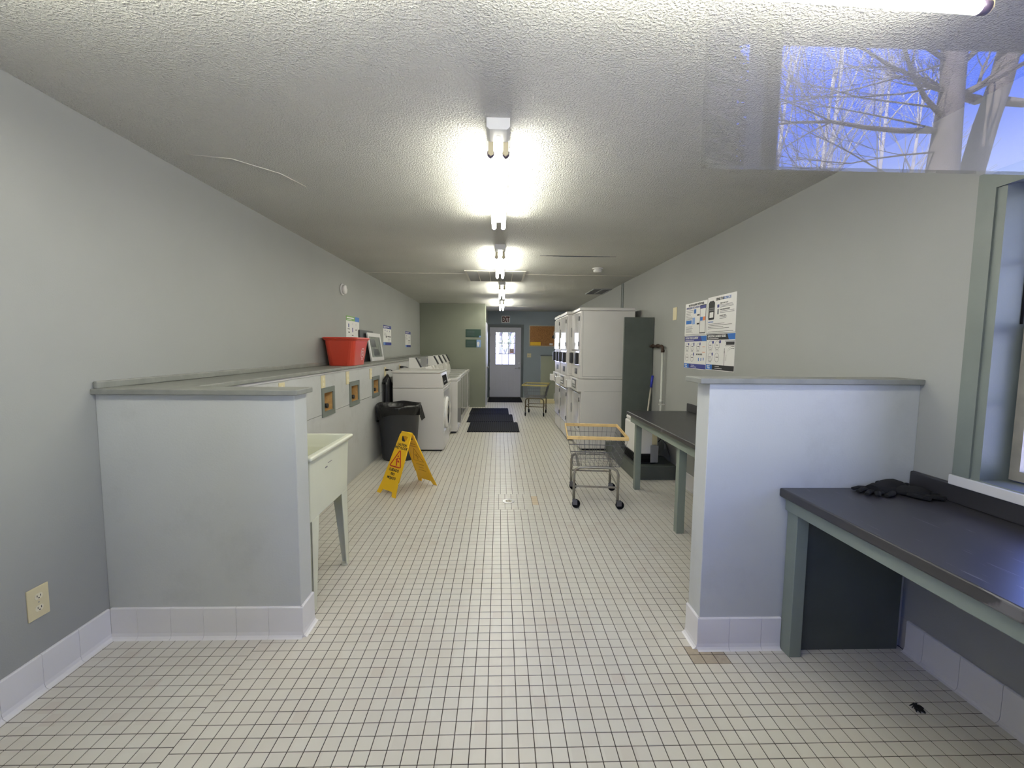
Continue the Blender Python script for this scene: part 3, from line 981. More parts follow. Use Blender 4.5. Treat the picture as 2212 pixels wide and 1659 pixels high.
# ------------------------------------------------------------------ worktops
def worktop(name, label, x0, x1, y0, y1, ztop, th, splash, apron_z, parts):
    t_ = thing(name, label, 'counter', ((x0 + x1) / 2, (y0 + y1) / 2, 0))
    build('top', MB().box(x0, x1, y0, y1, ztop - th, ztop), 'lam', t_, 0.008, world=True, segs=3)
    if splash:
        build('backsplash', MB().box(x1 - 0.022, x1, splash[0], splash[1], ztop - 0.002, splash[2]), 'lam', t_, 0.008, world=True, segs=3)
    for nm, bx, mt_ in parts:
        build(nm, MB().box(*bx), mt_, t_, 0.003, world=True)
    return t_
worktop('folding_counter', 'scratched black folding counter under the right-hand window', 1.322, XR - 0.001, 0.34, 1.997, 0.795, 0.042, (0.34, 1.997, 0.878), 0,
        [('apron', (1.352, 1.372, 0.36, 1.992, 0.690, 0.753), 'apron'),
         ('leg', (1.368, 1.425, 1.925, 1.995, 0.0, 0.753), 'apron'),
         ('side_panel', (1.425, XR - 0.034, 1.975, 1.995, 0.0, 0.753), 'panel_dark'),
         ('leg', (1.368, 1.425, 0.36, 0.42, 0.0, 0.69), 'apron'),
         ('wall_cleat', (XR - 0.03, XR - 0.002, 0.36, 1.97, 0.70, 0.753), 'apron')])
worktop('folding_counter', 'plain black folding counter behind the right half wall', 1.318, XR - 0.001, 2.128, 4.50, 0.800, 0.036, (2.128, 4.50, 0.882), 0,
        [('apron', (1.355, 1.377, 2.14, 4.47, 0.690, 0.764), 'apron'),
         ('end_apron', (1.377, XR - 0.004, 4.448, 4.47, 0.70, 0.764), 'apron'),
         ('leg', (1.392, 1.450, 4.385, 4.443, 0.0, 0.764), 'apron'),
         ('leg', (1.392, 1.452, 3.31, 3.37, 0.0, 0.764), 'apron')])

# black glove-like cloth on the counter
gv = thing('black_glove', 'crumpled black knit gloves on the counter against the half wall', 'gloves', (1.80, 1.92, 0.795))
def glove(ox, oy, rot, zb, flip):
    M = Matrix.Translation((ox, oy, zb)) @ Matrix.Rotation(rot, 4, 'Z')
    mb = MB(M)
    s = flip
    mb.tube([(-0.10, 0, 0.010), (-0.06, 0.002, 0.014), (-0.02, 0, 0.016), (0.02, 0, 0.014), (0.045, 0, 0.011)], 0.03, 10, radii=[0.026, 0.024, 0.036, 0.040, 0.030])
    for k, (ang, L) in enumerate([(-0.35, 0.060), (-0.1, 0.072), (0.12, 0.070), (0.38, 0.055)]):
        y = (-0.027 + 0.018 * k) * s
        a = ang * s
        mb.tube([(0.03, y, 0.012), (0.03 + L * .5 * math.cos(a), y + L * .5 * math.sin(a), 0.013 + 0.004 * (k % 2)), (0.03 + L * math.cos(a + .25), y + L * math.sin(a + .25), 0.009)], 0.01, 8, radii=[0.012, 0.011, 0.008])
    mb.tube([(-0.01, 0.028 * s, 0.012), (0.015, 0.052 * s, 0.014), (0.045, 0.062 * s, 0.010)], 0.01, 8, radii=[0.014, 0.012, 0.009])
    for i in range(len(mb.v)):
        x, y, z = mb.v[i]
        z = zb + max(0.0, (z - zb)) * 0.75
        mb.v[i] = (ox + (x - ox) * 1.25, oy + (y - oy) * 1.15, z)
    return mb
build('glove', glove(1.755, 1.925, PI + 0.1, 0.797, 1), 'cloth', gv, world=True)
build('glove', glove(1.855, 1.885, -0.6, 0.797, -1), 'cloth', gv, world=True)
build('cuff', glove(1.81, 1.945, 0.35, 0.808, 1), 'cloth', gv, world=True)

# ------------------------------------------------------------------ utility sink
sk = thing('utility_sink', 'ivory plastic laundry tub on tapered legs beside the left half wall', 'sink', (-1.27, 2.6, 0))
sx0, sx1, sy0, sy1 = -1.555, -0.985, 2.285, 2.905
def ringpoly(x0, x1, y0, y1):
    return [(x0, y0), (x1, y0), (x1, y1), (x0, y1)]
def loft(levels, close_bottom=True):
    mb = MB()
    vs = []
    for (x0, x1, y0, y1, z) in levels:
        vs += [(a, b, z) for a, b in ringpoly(x0, x1, y0, y1)]
    fs = []
    for i in range(len(levels) - 1):
        for j in range(4):
            k = (j + 1) % 4
            fs.append((i * 4 + j, i * 4 + k, (i + 1) * 4 + k, (i + 1) * 4 + j))
    mb.add(vs, fs)
    if close_bottom:
        n = len(levels) * 4 - 4
        mb.f.append((n, n + 1, n + 2, n + 3)); mb.sm.append(False)
    return mb
i = 0.028
lv = [(sx0 + .02, sx1 - .012, sy0 + .02, sy1 - .03, 0.50), (sx0 + .02, sx1 - .004, sy0 + .012, sy1 - .015, 0.80), (sx0 + .005, sx1 - .002, sy0 + .008, sy1 - .008, 0.835),
      (sx0, sx1 + .018, sy0 - .018, sy1 + .018, 0.842), (sx0, sx1 + .018, sy0 - .018, sy1 + .018, 0.862), (sx0 + i, sx1 - .014, sy0 + .014, sy1 - .014, 0.868),
      (sx0 + i + .01, sx1 - .03, sy0 + .03, sy1 - .03, 0.80), (sx0 + i + .02, sx1 - .035, sy0 + .035, sy1 - .035, 0.785), (sx0 + i + .05, sx1 - .06, sy0 + .06, sy1 - .06, 0.53)]
tb = loft(lv)
tb.f.append((3, 2, 1, 0)); tb.sm.append(False)
build('tub', tb, 'sink', sk, 0.008, world=True, segs=3)
def sleg(cx, cy, ax, ay):
    """angle-section leg tapering towards the floor; ax, ay = signs pointing inwards"""
    mb = MB()
    W, w = 0.10, 0.042
    t_ = 0.006
    zt, zb = 0.505, 0.012
    for (du, dv) in ((1, 0), (0, 1)):
        if du:
            q = lambda W_, z, ins: [(cx + ins * ax, cy + ins * ay, z), (cx + ins * ax + W_ * ax, cy + ins * ay, z), (cx + ins * ax + W_ * ax, cy + ins * ay + t_ * ay, z), (cx + ins * ax, cy + ins * ay + t_ * ay, z)]
        else:
            q = lambda W_, z, ins: [(cx + ins * ax, cy + ins * ay, z), (cx + ins * ax, cy + ins * ay + W_ * ay, z), (cx + ins * ax + t_ * ax, cy + ins * ay + W_ * ay, z), (cx + ins * ax + t_ * ax, cy + ins * ay, z)]
        mb.hexa(q(w, zb, 0.0) + q(W, zt, 0.0))
    mb.cyl((cx + 0.02 * ax, cy + 0.02 * ay, 0.0), (cx + 0.02 * ax, cy + 0.02 * ay, 0.014), 0.024, n=14)
    return mb
for (cx, ax) in ((sx0 + .03, 1), (sx1 - .010, -1)):
    for (cy, ay) in ((sy0 + .03, 1), (sy1 - .035, -1)):
        build('leg', sleg(cx, cy, ax, ay), 'sink', sk, 0.002, world=True)
mb = MB(); mb.box(-0.9885, -0.987, 2.50, 2.53, 0.745, 0.752); mb.box(-0.9885, -0.987, 2.54, 2.60, 0.765, 0.768)
build('scuff', mb, 'inkgrey', sk, world=True)

# ------------------------------------------------------------------ wall bits on the left
for k, (y0, y1) in enumerate(BOX):
    t_ = thing('washer_outlet_box', 'grey framed recessed plumbing box, %s along the left wall' % ('first and nearest', 'second', 'third, beside the bin liner')[k], 'outlet box', (XC, (y0 + y1) / 2, 0.93))
    mb = MB(); mb.panel(y0, y1, 0.800, 1.063, XC, XC + 0.010, [(y0 + 0.045, y1 - 0.045, 0.848, 1.015)], 'x')
    build('frame', mb, 'trim', t_, 0.002, world=True)
    a, b = y0 + 0.04, y1 - 0.04
    mb = MB(); mb.box(XC - 0.10, XC - 0.096, a, b, 0.845, 1.02); mb.box(XC - 0.10, XC, a, a + 0.004, 0.845, 1.02); mb.box(XC - 0.10, XC, b - 0.004, b, 0.845, 1.02)
    mb.box(XC - 0.10, XC, a, b, 0.843, 0.847); mb.box(XC - 0.10, XC, a, b, 1.018, 1.022)
    build('wood_lining', mb, 'ply', t_, world=True)
    ym = (a + b) / 2 - 0.03
    mb = MB(); mb.cyl((XC - 0.09, ym, 0.85), (XC - 0.09, ym, 0.93), 0.012, n=10); mb.cyl((XC - 0.09, ym, 0.925), (XC - 0.03, ym, 0.905), 0.014, n=10)
    v = build('valve', mb, 'dispgrey', t_, world=True)
    mb = MB(); mb.cyl((XC - 0.03, ym + 0.035, 0.89), (XC - 0.004, ym + 0.035, 0.89), 0.022, n=12); mb.cyl((XC - 0.06, ym + 0.035, 0.89), (XC - 0.03, ym + 0.035, 0.89), 0.012, n=8)
    build('black_cap', mb, 'black', v, world=True)
for k, (y0, y1, z0, z1) in enumerate([(3.195, 3.28, 1.050, 1.172), (3.945, 4.035, 1.064, 1.176), (4.585, 4.675, 1.045, 1.178), (5.415, 5.505, 1.040, 1.168), (6.10, 6.19, 1.03, 1.158), (7.0, 7.09, 1.03, 1.158)]):
    t_ = thing('outlet_cover', 'cream electrical cover plate under the grey ledge, %s' % ('peeking over the half wall cap', 'above the first plumbing box', 'left of the second plumbing box', 'left of the third plumbing box', 'holding the black plug', 'behind the front-loading washer')[k], 'outlet', (XC, (y0 + y1) / 2, (z0 + z1) / 2))
    build('plate', MB().box(XC, XC + 0.006, y0, y1, z0, z1), 'cream', t_, 0.002, world=True)
    mb = MB()
    for zz in ((z0 + z1) / 2 - 0.024, (z0 + z1) / 2 + 0.024):
        mb.cyl((XC + 0.005, (y0 + y1) / 2, zz), (XC + 0.0075, (y0 + y1) / 2, zz), 0.016, n=14)
    build('socket_face', mb, 'cream2', t_, world=True)

ot = thing('wall_outlet', 'cream duplex outlet low on the near left wall', 'outlet', (XL, 1.797, 0.375))
build('plate', MB().box(XL, XL + 0.006, 1.755, 1.840, 0.310, 0.442), 'cream', ot, 0.002, world=True)
for zz in (0.352, 0.402):
    M = frameM((XL + 0.0055, 1.7975, zz), (0, 1, 0), (0, 0, 1))
    mb = MB(M); mb.prism([(0.016 * math.cos(a), max(-0.012, min(0.012, 0.016 * math.sin(a)))) for a in [2 * PI * k / 20 for k in range(20)]], 0, 0.0025)
    fc = build('receptacle', mb, 'cream2', ot, world=True)
    mb = MB(M); mb.box(-0.008, -0.0055, -0.002, 0.006, 0.0024, 0.003); mb.box(0.0055, 0.008, -0.002, 0.006, 0.0024, 0.003); mb.cyl((0, -0.007, 0.0024), (0, -0.007, 0.003), 0.0028, n=10)
    build('slots', mb, 'ink', fc, world=True)
mb = MB(); mb.cyl((XL + 0.005, 1.7975, 0.377), (XL + 0.0075, 1.7975, 0.377), 0.003, n=10)
build('screw', mb, 'alu', ot, world=True)

mb = MB(); mb.box(XR - 0.006, XR, 4.895, 5.0, 1.765, 1.905)
o = build('blank_cover_plate', mb, 'cream', None, 0.002, label='plain tan blank cover plate high on the right wall beside the posters', cat='cover plate')
mb = MB(); mb.tube([(XR - 0.004, 7.15, 2.05), (XR - 0.004, 7.15, 2.47)], 0.013, 8)
mb.box(XR - 0.012, XR, 7.06, 7.12, 2.05, 2.47)
build('conduit', mb, 'trim', None, label='thin vertical conduit above the stacked dryers', cat='pipe')

# ------------------------------------------------------------------ posters
def poster(label, wall, y0, y1, z0, z1, kind):
    """left wall posters run with +y to the right, right wall posters with -y"""
    if wall == 'L':
        M = frameM((XL, y0, z0), (0, 1, 0), (0, 0, 1)); right = Vector((0, 1, 0))
    elif wall == 'R':
        M = frameM((XR, y1, z0), (0, -1, 0), (0, 0, 1)); right = Vector((0, -1, 0))
    W, H = y1 - y0, z1 - z0
    t_ = thing('laundry_poster', label, 'poster', M.translation)
    build('sheet', MB(M).box(0, W, 0, H, 0.0005, 0.003), 'paper', t_, world=True)
    Mp = M @ Matrix.Translation((0, 0, 0.003))
    def B(nm, mt_, rects, d=0.0006):
        mb = MB(Mp)
        for (a, b, c, e_) in rects:
            mb.box(a * W, b * W, c * H, e_ * H, 0, d)
        return build(nm, mb, mt_, t_, world=True)
    def TX(s, u, v, size, mt_='ink', sq=1.0, al='LEFT', bold=0.0):
        p = Mp @ Vector((u * W, v * H, 0.0007))
        text(s, size, mt_, p, right, (0, 0, 1), t_, align=al, squeeze=sq, bold=bold)
    def lines(u0, u1, v0, v1, n, mt_='inkgrey', seed=1, th=0.006):
        rnd = random.Random(seed)
        return B('fine_print', mt_, [(u0, u0 + (u1 - u0) * rnd.uniform(0.6, 1.0), v1 - (v1 - v0) * k / max(1, n - 1) - th, v1 - (v1 - v0) * k / max(1, n - 1) + th) for k in range(n)])
    def circles(cs, r, mt_='inkgrey'):
        mb = MB(Mp)
        for (u, v) in cs:
            mb.ring(r * 0.94, r, 0, 0.0006, 24, (u * W, v * H, 0))
        return build('icon_ring', mb, mt_, t_, world=True)
    if kind == 'pay':
        TX('PAY FOR LAUNDRY WITH YOUR', 0.16, 0.90, 0.030, 'ink', 0.78, bold=0.0005)
        TX('PHONE USING THE LAUNDRY APP', 0.06, 0.815, 0.030, 'navy', 0.72, bold=0.0003)
        lines(0.05, 0.40, 0.62, 0.77, 4, seed=2); lines(0.05, 0.45, 0.50, 0.57, 3, seed=3); lines(0.06, 0.50, 0.10, 0.27, 6, seed=4)
        B('app_badge', 'blue', [(0.06, 0.32, 0.36, 0.47)]); B('app_badge', 'blue', [(0.42, 0.52, 0.66, 0.79)])
        B('picture', 'lblue', [(0.36, 0.48, 0.34, 0.54)])
        B('phone_outline', 'ink', [(0.70, 0.955, 0.05, 0.88)])
        B('phone_screen', 'paper', [(0.715, 0.94, 0.075, 0.80)], 0.0009)
        B('phone_header', 'navy', [(0.715, 0.94, 0.77, 0.86)], 0.0012)
        B('blue_button', 'blue', [(0.72, 0.825, 0.42, 0.53)], 0.0012)
        B('orange_button', 'orange', [(0.83, 0.935, 0.42, 0.53)], 0.0012)
        B('store_badge', 'ink', [(0.57, 0.68, 0.58, 0.625), (0.57, 0.68, 0.32, 0.365)])
        B('fine_print', 'ink', [(0.05, 0.93, 0.022, 0.032)])
    elif kind == 'reader':
        TX('USING THE', 0.30, 0.875, 0.034, 'ink', 0.85, bold=0.0005)
        TX('ULTRA LX', 0.57, 0.875, 0.034, 'blue', 0.85, bold=0.0005)
        mb = MB(Mp); mb.prism([(0.035 * W + 0.0, 0.40 * H), (0.05 * W, 0.37 * H), (0.24 * W, 0.37 * H), (0.26 * W, 0.40 * H), (0.27 * W, 0.83 * H), (0.22 * W, 0.89 * H), (0.08 * W, 0.89 * H), (0.035 * W, 0.83 * H)], 0, 0.0007)
        build('reader_picture', mb, 'ink', t_, world=True)
        B('reader_screen', 'paper', [(0.085, 0.225, 0.43, 0.58)], 0.0011)
        B('reader_keys', 'inkgrey', [(0.07 + 0.05 * a, 0.105 + 0.05 * a, 0.62 + 0.05 * b, 0.65 + 0.05 * b) for a in range(4) for b in range(2)], 0.0011)
        B('card_icon', 'navy', [(0.36, 0.43, 0.68, 0.76)])
        B('phone_icon', 'inkgrey', [(0.37, 0.42, 0.50, 0.64)])
        TX('CREDIT CARD USAGE', 0.46, 0.77, 0.016, 'ink', 0.9)
        TX('MOBILE WALLET PAYMENT', 0.46, 0.60, 0.016, 'ink', 0.9)
        TX('LAUNDRY CARD', 0.46, 0.44, 0.016, 'ink', 0.9)
        lines(0.46, 0.95, 0.68, 0.74, 3, seed=5); lines(0.46, 0.98, 0.53, 0.57, 2, seed=6); lines(0.46, 0.8, 0.38, 0.42, 2, seed=7)
        TX("PLEASE NOTE", 0.04, 0.29, 0.018, 'blue', 0.9)
        lines(0.04, 0.9, 0.12, 0.25, 4, 'ink', seed=8, th=0.005)
        B('fine_print', 'ink', [(0.04, 0.94, 0.03, 0.04)])
    elif kind in ('dry', 'report'):
        hd = 'navy' if kind == 'dry' else 'ink'
        B('header_band', hd, [(0.0, 1.0, 0.83, 0.985)])
        mb = MB(Mp); mb.prism([(0.82 * W, 0.83 * H), (W, 0.83 * H), (W, 0.985 * H), (0.74 * W, 0.985 * H)] if kind == 'dry' else [(0.80 * W, 0.83 * H), (W, 0.83 * H), (W, 0.985 * H), (0.74 * W, 0.985 * H)], 0, 0.0010)
        build('header_corner', mb, 'blue', t_, world=True)
        TX('DRYING YOUR LAUNDRY' if kind == 'dry' else 'REPORTING LAUNDRY ISSUES', 0.03, 0.90, 0.030 if kind == 'dry' else 0.029, 'paper', 0.86, bold=0.0006)
        B('subheading', 'paper', [(0.03, 0.44, 0.855, 0.868)], 0.0011)
        B('footer_band', hd, [(0.0, 1.0, 0.015, 0.15)])
        B('footer_logo_patch', 'blue', [(0.0, 0.24, 0.015, 0.15)], 0.0010)
        TX('Caldwell', 0.03, 0.090, 0.020, 'paper', 0.85, bold=0.0005); TX('Gregory', 0.05, 0.040, 0.020, 'paper', 0.85, bold=0.0005)
        B('footer_text', 'paper', [(0.34, 0.50, 0.10, 0.112), (0.34, 0.60, 0.05, 0.062)], 0.0010)
        if kind == 'dry':
            circles([(0.13, 0.66), (0.38, 0.66), (0.65, 0.66), (0.13, 0.33), (0.38, 0.33)], 0.038)
            B('icon', 'navy', [(0.17, 0.22, 0.72, 0.78), (0.43, 0.47, 0.69, 0.79), (0.71, 0.75, 0.71, 0.79), (0.43, 0.47, 0.40, 0.49)])
            B('icon_text', 'ink', [(0.08, 0.19, 0.665, 0.68), (0.34, 0.42, 0.665, 0.68), (0.61, 0.70, 0.665, 0.68), (0.09, 0.19, 0.33, 0.345), (0.34, 0.43, 0.33, 0.345)])
            TX('BEST PRACTICES', 0.58, 0.42, 0.020, 'ink', 0.85, bold=0.0005)
            B('icon', 'blue', [(0.67, 0.70, 0.24, 0.34), (0.78, 0.81, 0.25, 0.34), (0.88, 0.91, 0.27, 0.35)])
            B('side_box', 'orange', [(0.84, 0.95, 0.50, 0.515), (0.84, 0.95, 0.66, 0.672)])
            lines(0.07, 0.2, 0.52, 0.60, 3, seed=11, th=0.004); lines(0.32, 0.44, 0.52, 0.60, 3, seed=12, th=0.004); lines(0.58, 0.72, 0.52, 0.60, 3, seed=13, th=0.004)
        else:
            circles([(0.15, 0.68), (0.40, 0.68), (0.15, 0.35), (0.40, 0.35)], 0.042)
            B('icon', 'navy', [(0.21, 0.27, 0.73, 0.80), (0.47, 0.53, 0.74, 0.81), (0.21, 0.25, 0.40, 0.48)])
            B('icon_text', 'ink', [(0.10, 0.18, 0.68, 0.695), (0.36, 0.43, 0.68, 0.695), (0.09, 0.19, 0.35, 0.365), (0.36, 0.45, 0.35, 0.365)])
            lines(0.08, 0.24, 0.53, 0.62, 3, seed=14, th=0.004); lines(0.33, 0.49, 0.53, 0.62, 3, seed=15, th=0.004); lines(0.08, 0.24, 0.22, 0.30, 3, seed=16, th=0.004)
            B('washer_outline', 'ink', [(0.66, 0.67, 0.15, 0.60), (0.68, 1.0, 0.66, 0.67), (0.67, 1.0, 0.785, 0.795), (0.655, 0.672, 0.47, 0.53)])
            B('washer_display', 'ink', [(0.71, 0.985, 0.69, 0.77)])
            mb = MB(Mp)
            for r in (0.115, 0.10):
                pts = [(0.93 * W + r * math.cos(a), 0.30 * H + r * math.sin(a)) for a in [0.95 + 2.3 * k / 14 for k in range(15)]]
                for k in range(14):
                    (x0_, y0_), (x1_, y1_) = pts[k], pts[k + 1]
                    if max(x0_, x1_) < W:
                        mb.add([(x0_, y0_, 0.0006), (x1_, y1_, 0.0006), (x1_ + 0.002, y1_ + 0.003, 0.0006), (x0_ + 0.002, y0_ + 0.003, 0.0006)], [(3, 2, 1, 0)])
            build('washer_door_outline', mb, 'ink', t_, world=True)
    elif kind == 'wash':
        B('header_band', 'green', [(0.0, 0.66, 0.86, 1.0)])
        B('header_corner', 'blue', [(0.66, 1.0, 0.86, 1.0)], 0.0008)
        B('heading_text', 'paper', [(0.05, 0.58, 0.93, 0.965), (0.05, 0.4, 0.885, 0.90)], 0.0010)
        B('icon', 'navy', [(0.15, 0.21, 0.66, 0.77), (0.44, 0.50, 0.52, 0.66)])
        B('icon_text', 'ink', [(0.10, 0.25, 0.60, 0.62), (0.14, 0.26, 0.50, 0.53), (0.40, 0.52, 0.42, 0.44), (0.70, 0.76, 0.58, 0.62), (0.10, 0.40, 0.28, 0.29)])
        circles([(0.48, 0.78), (0.74, 0.76)], 0.012)
    elif kind in ('small', 'small2'):
        B('header_band', 'navy', [(0.0, 1.0, 0.83, 1.0)])
        B('heading_text', 'paper', [(0.06, 0.72, 0.91, 0.945), (0.06, 0.45, 0.865, 0.88)], 0.0010)
        B('footer_band', 'navy', [(0.0, 1.0, 0.0, 0.14)])
        B('footer_logo_patch', 'blue', [(0.0, 0.25, 0.0, 0.14)], 0.0010)
        TX('Caldwell', 0.04, 0.08, 0.018, 'paper', 0.9); TX('Gregory', 0.05, 0.02, 0.018, 'paper', 0.9)
        B('icon', 'navy', [(0.18, 0.24, 0.70, 0.77), (0.45, 0.50, 0.68, 0.75), (0.76, 0.80, 0.68, 0.75)] if kind == 'small' else [(0.22, 0.28, 0.68, 0.75), (0.66, 0.70, 0.60, 0.68)])
        B('icon_text', 'ink', [(0.50, 0.95, 0.41, 0.45), (0.3, 0.4, 0.38, 0.47)] if kind == 'small' else [(0.52, 0.9, 0.40, 0.43)])
        lines(0.08, 0.45, 0.50, 0.60, 3, seed=21); lines(0.55, 0.92, 0.22, 0.32, 3, seed=22)
    return t_
poster('white poster with green and blue header behind the red tote', 'L', 5.56, 6.07, 1.40, 1.820, 'wash')
poster('blue headed white poster on the left wall beside the leaning frame', 'L', 7.31, 7.84, 1.465, 1.792, 'small')
poster('blue headed white poster on the left wall nearest the far corner', 'L', 9.0, 9.53, 1.432, 1.752, 'small2')
poster('white mobile payment poster, upper left of the four on the right wall', 'R', 4.172, 4.665, 1.580, 1.910, 'pay')
poster('white poster picturing a black card reader, upper right of the four', 'R', 3.655, 4.162, 1.590, 1.922, 'reader')
poster('drying poster with blue header, lower left of the four on the right wall', 'R', 4.160, 4.650, 1.243, 1.576, 'dry')
poster('REPORTING LAUNDRY ISSUES poster with black header, lower right of the four', 'R', 3.648, 4.150, 1.250, 1.584, 'report')

# ------------------------------------------------------------------ far wall signs
ex = thing('exit_sign', 'white EXIT sign above the far door', 'sign', (0.175, YB, 2.24))
build('panel', MB().box(0.055, 0.295, YB - 0.006, YB - 0.0005, 2.150, 2.345), 'whiter', ex, world=True)
text('EXIT', 0.205, 'inkred', (0.1795, YB - 0.006, 2.178), (1, 0, 0), (0, 0, 1), ex, align='CENTER', squeeze=0.50, bold=0.010)
text('EXIT', 0.205, 'ink', (0.175, YB - 0.0075, 2.178), (1, 0, 0), (0, 0, 1), ex, align='CENTER', squeeze=0.50, bold=0.006)
for k, (z0, z1) in enumerate(((1.680, 1.868), (1.437, 1.625))):
    t_ = thing('green_notice', 'dark green notice plate on the partition, %s' % ('upper one', 'lower one with pale blue picture')[k], 'sign', (-0.62, YP, z0))
    build('plate', MB().box(-0.812, -0.445, YP - 0.006, YP - 0.0005, z0, z1), 'dkgreen', t_, world=True)
    if k:
        mb = MB(); mb.box(-0.548, -0.446, YP - 0.0075, YP - 0.006, z0 + 0.003, z1 - 0.003)
        build('picture', mb, 'lblue', t_, world=True)
        M = frameM((-0.51, YP - 0.0075, z0 + 0.08), (1, 0, 0), (0, 0, 1))
        mb = MB(M); mb.prism([(0.03 * math.cos(a) * (1 + .25 * math.sin(3 * a)), 0.06 * math.sin(a)) for a in [2 * PI * q / 14 for q in range(14)]], 0, 0.001)
        build('picture_highlight', mb, 'paper', t_, world=True)
    else:
        mb = MB(frameM((-0.50, YP - 0.006, z0), (1, 0, 0), (0, 0, 1))); mb.prism([(0, 0), (0.054, 0), (0.054, 0.03), (0.03, 0.045), (0.012, 0.02)], 0, 0.001)
        build('corner_mark', mb, 'lblue', t_, world=True)
    mb = MB()
    for q in range(4):
        mb.box(-0.78, -0.60, YP - 0.0068, YP - 0.006, z1 - 0.05 - q * 0.03, z1 - 0.044 - q * 0.03)
    build('faint_text', mb, 'trim_dark', t_, world=True)
cb = thing('cork_board', 'brown cork board in a grey frame beside the far door', 'notice board', (1.21, YB, 1.78))
build('frame', MB().panel(0.848, 1.60, 1.476, 2.084, YB - 0.02, YB, [(0.872, 1.576, 1.50, 2.06)], 'y'), 'alu', cb, 0.002, world=True)
build('cork', MB().box(0.87, 1.578, YB - 0.010, YB - 0.0005, 1.498, 2.062), 'cork', cb, world=True)
mb = MB(); mb.box(0.885, 1.185, YB - 0.012, YB - 0.010, 1.508, 1.605)
yl = build('yellow_notice', mb, 'yellow', None, label='yellow strip notice pinned at the bottom of the cork board', cat='notice')
mb = MB(); mb.box(1.44, 1.535, YB - 0.012, YB - 0.010, 1.52, 1.575)
build('white_card', mb, 'paper', None, label='small white card at the lower right of the cork board', cat='card')
mb = MB(); mb.prism([(1.50, 1.74), (1.56, 1.70), (1.575, 1.82), (1.53, 1.80)], YB - 0.03, YB - 0.011, 'y')
build('black_clip', mb, 'black', None, label='black clip on the right side of the cork board', cat='clip')
sw = thing('light_switch', 'cream double light switch beside the far door', 'switch', (0.855, YB, 1.22))
build('plate', MB().box(0.798, 0.915, YB - 0.006, YB, 1.163, 1.277), 'cream', sw, 0.002, world=True)
for x in (0.833, 0.880):
    build('toggle', MB().box(x - 0.006, x + 0.006, YB - 0.018, YB - 0.006, 1.205, 1.235), 'greyface', sw, world=True)
ws = thing('window_sticker', 'small pink and red prohibition sticker on the right panes of the far door', 'sticker', (0.35, YB, 1.3))
build('sheet', MB().box(0.292, 0.412, YB + 0.028, YB + 0.0315, 1.275, 1.41), 'pink', ws, world=True)
mb = MB(frameM((0.352, YB + 0.028, 1.355), (1, 0, 0), (0, 0, 1))); mb.ring(0.030, 0.040, 0, 0.001, 20)
build('ring', mb, 'inkgrey', ws, world=True)
build('red_band', MB().box(0.30, 0.404, YB + 0.0265, YB + 0.028, 1.280, 1.295), 'inkred', ws, world=True)

# ------------------------------------------------------------------ mats
def ribbed(parent, x0, x1, y0, y1, seed):
    build('mat_section', MB().box(x0, x1, y0, y1, 0.0005, 0.008), 'rubber', parent, 0.003, world=True)
    mb = MB()
    n = int((x1 - x0) / 0.038)
    for k in range(n):
        a = x0 + 0.012 + (x1 - x0 - 0.02) * k / n
        mb.box(a, a + 0.013, y0 + 0.02, y1 - 0.02, 0.008, 0.018)
    r = build('ribs', mb, 'rib', parent, 0, world=True)
    r['kind'] = 'stuff'
rm = thing('rubber_mat', 'three-piece ribbed black rubber mat in front of the partition', 'mat', (-0.12, 8.9, 0))
ribbed(rm, -0.548, 0.355, 7.43, 8.425, 1)
ribbed(rm, -0.628, 0.285, 8.43, 9.415, 2)
ribbed(rm, -0.645, 0.212, 9.42, 10.38, 3)
dm = thing('door_mat', 'ribbed black mat at the foot of the far exit door', 'mat', (0.16, 12.1, 0))
ribbed(dm, -0.305, 0.62, 11.55, 12.66, 4)

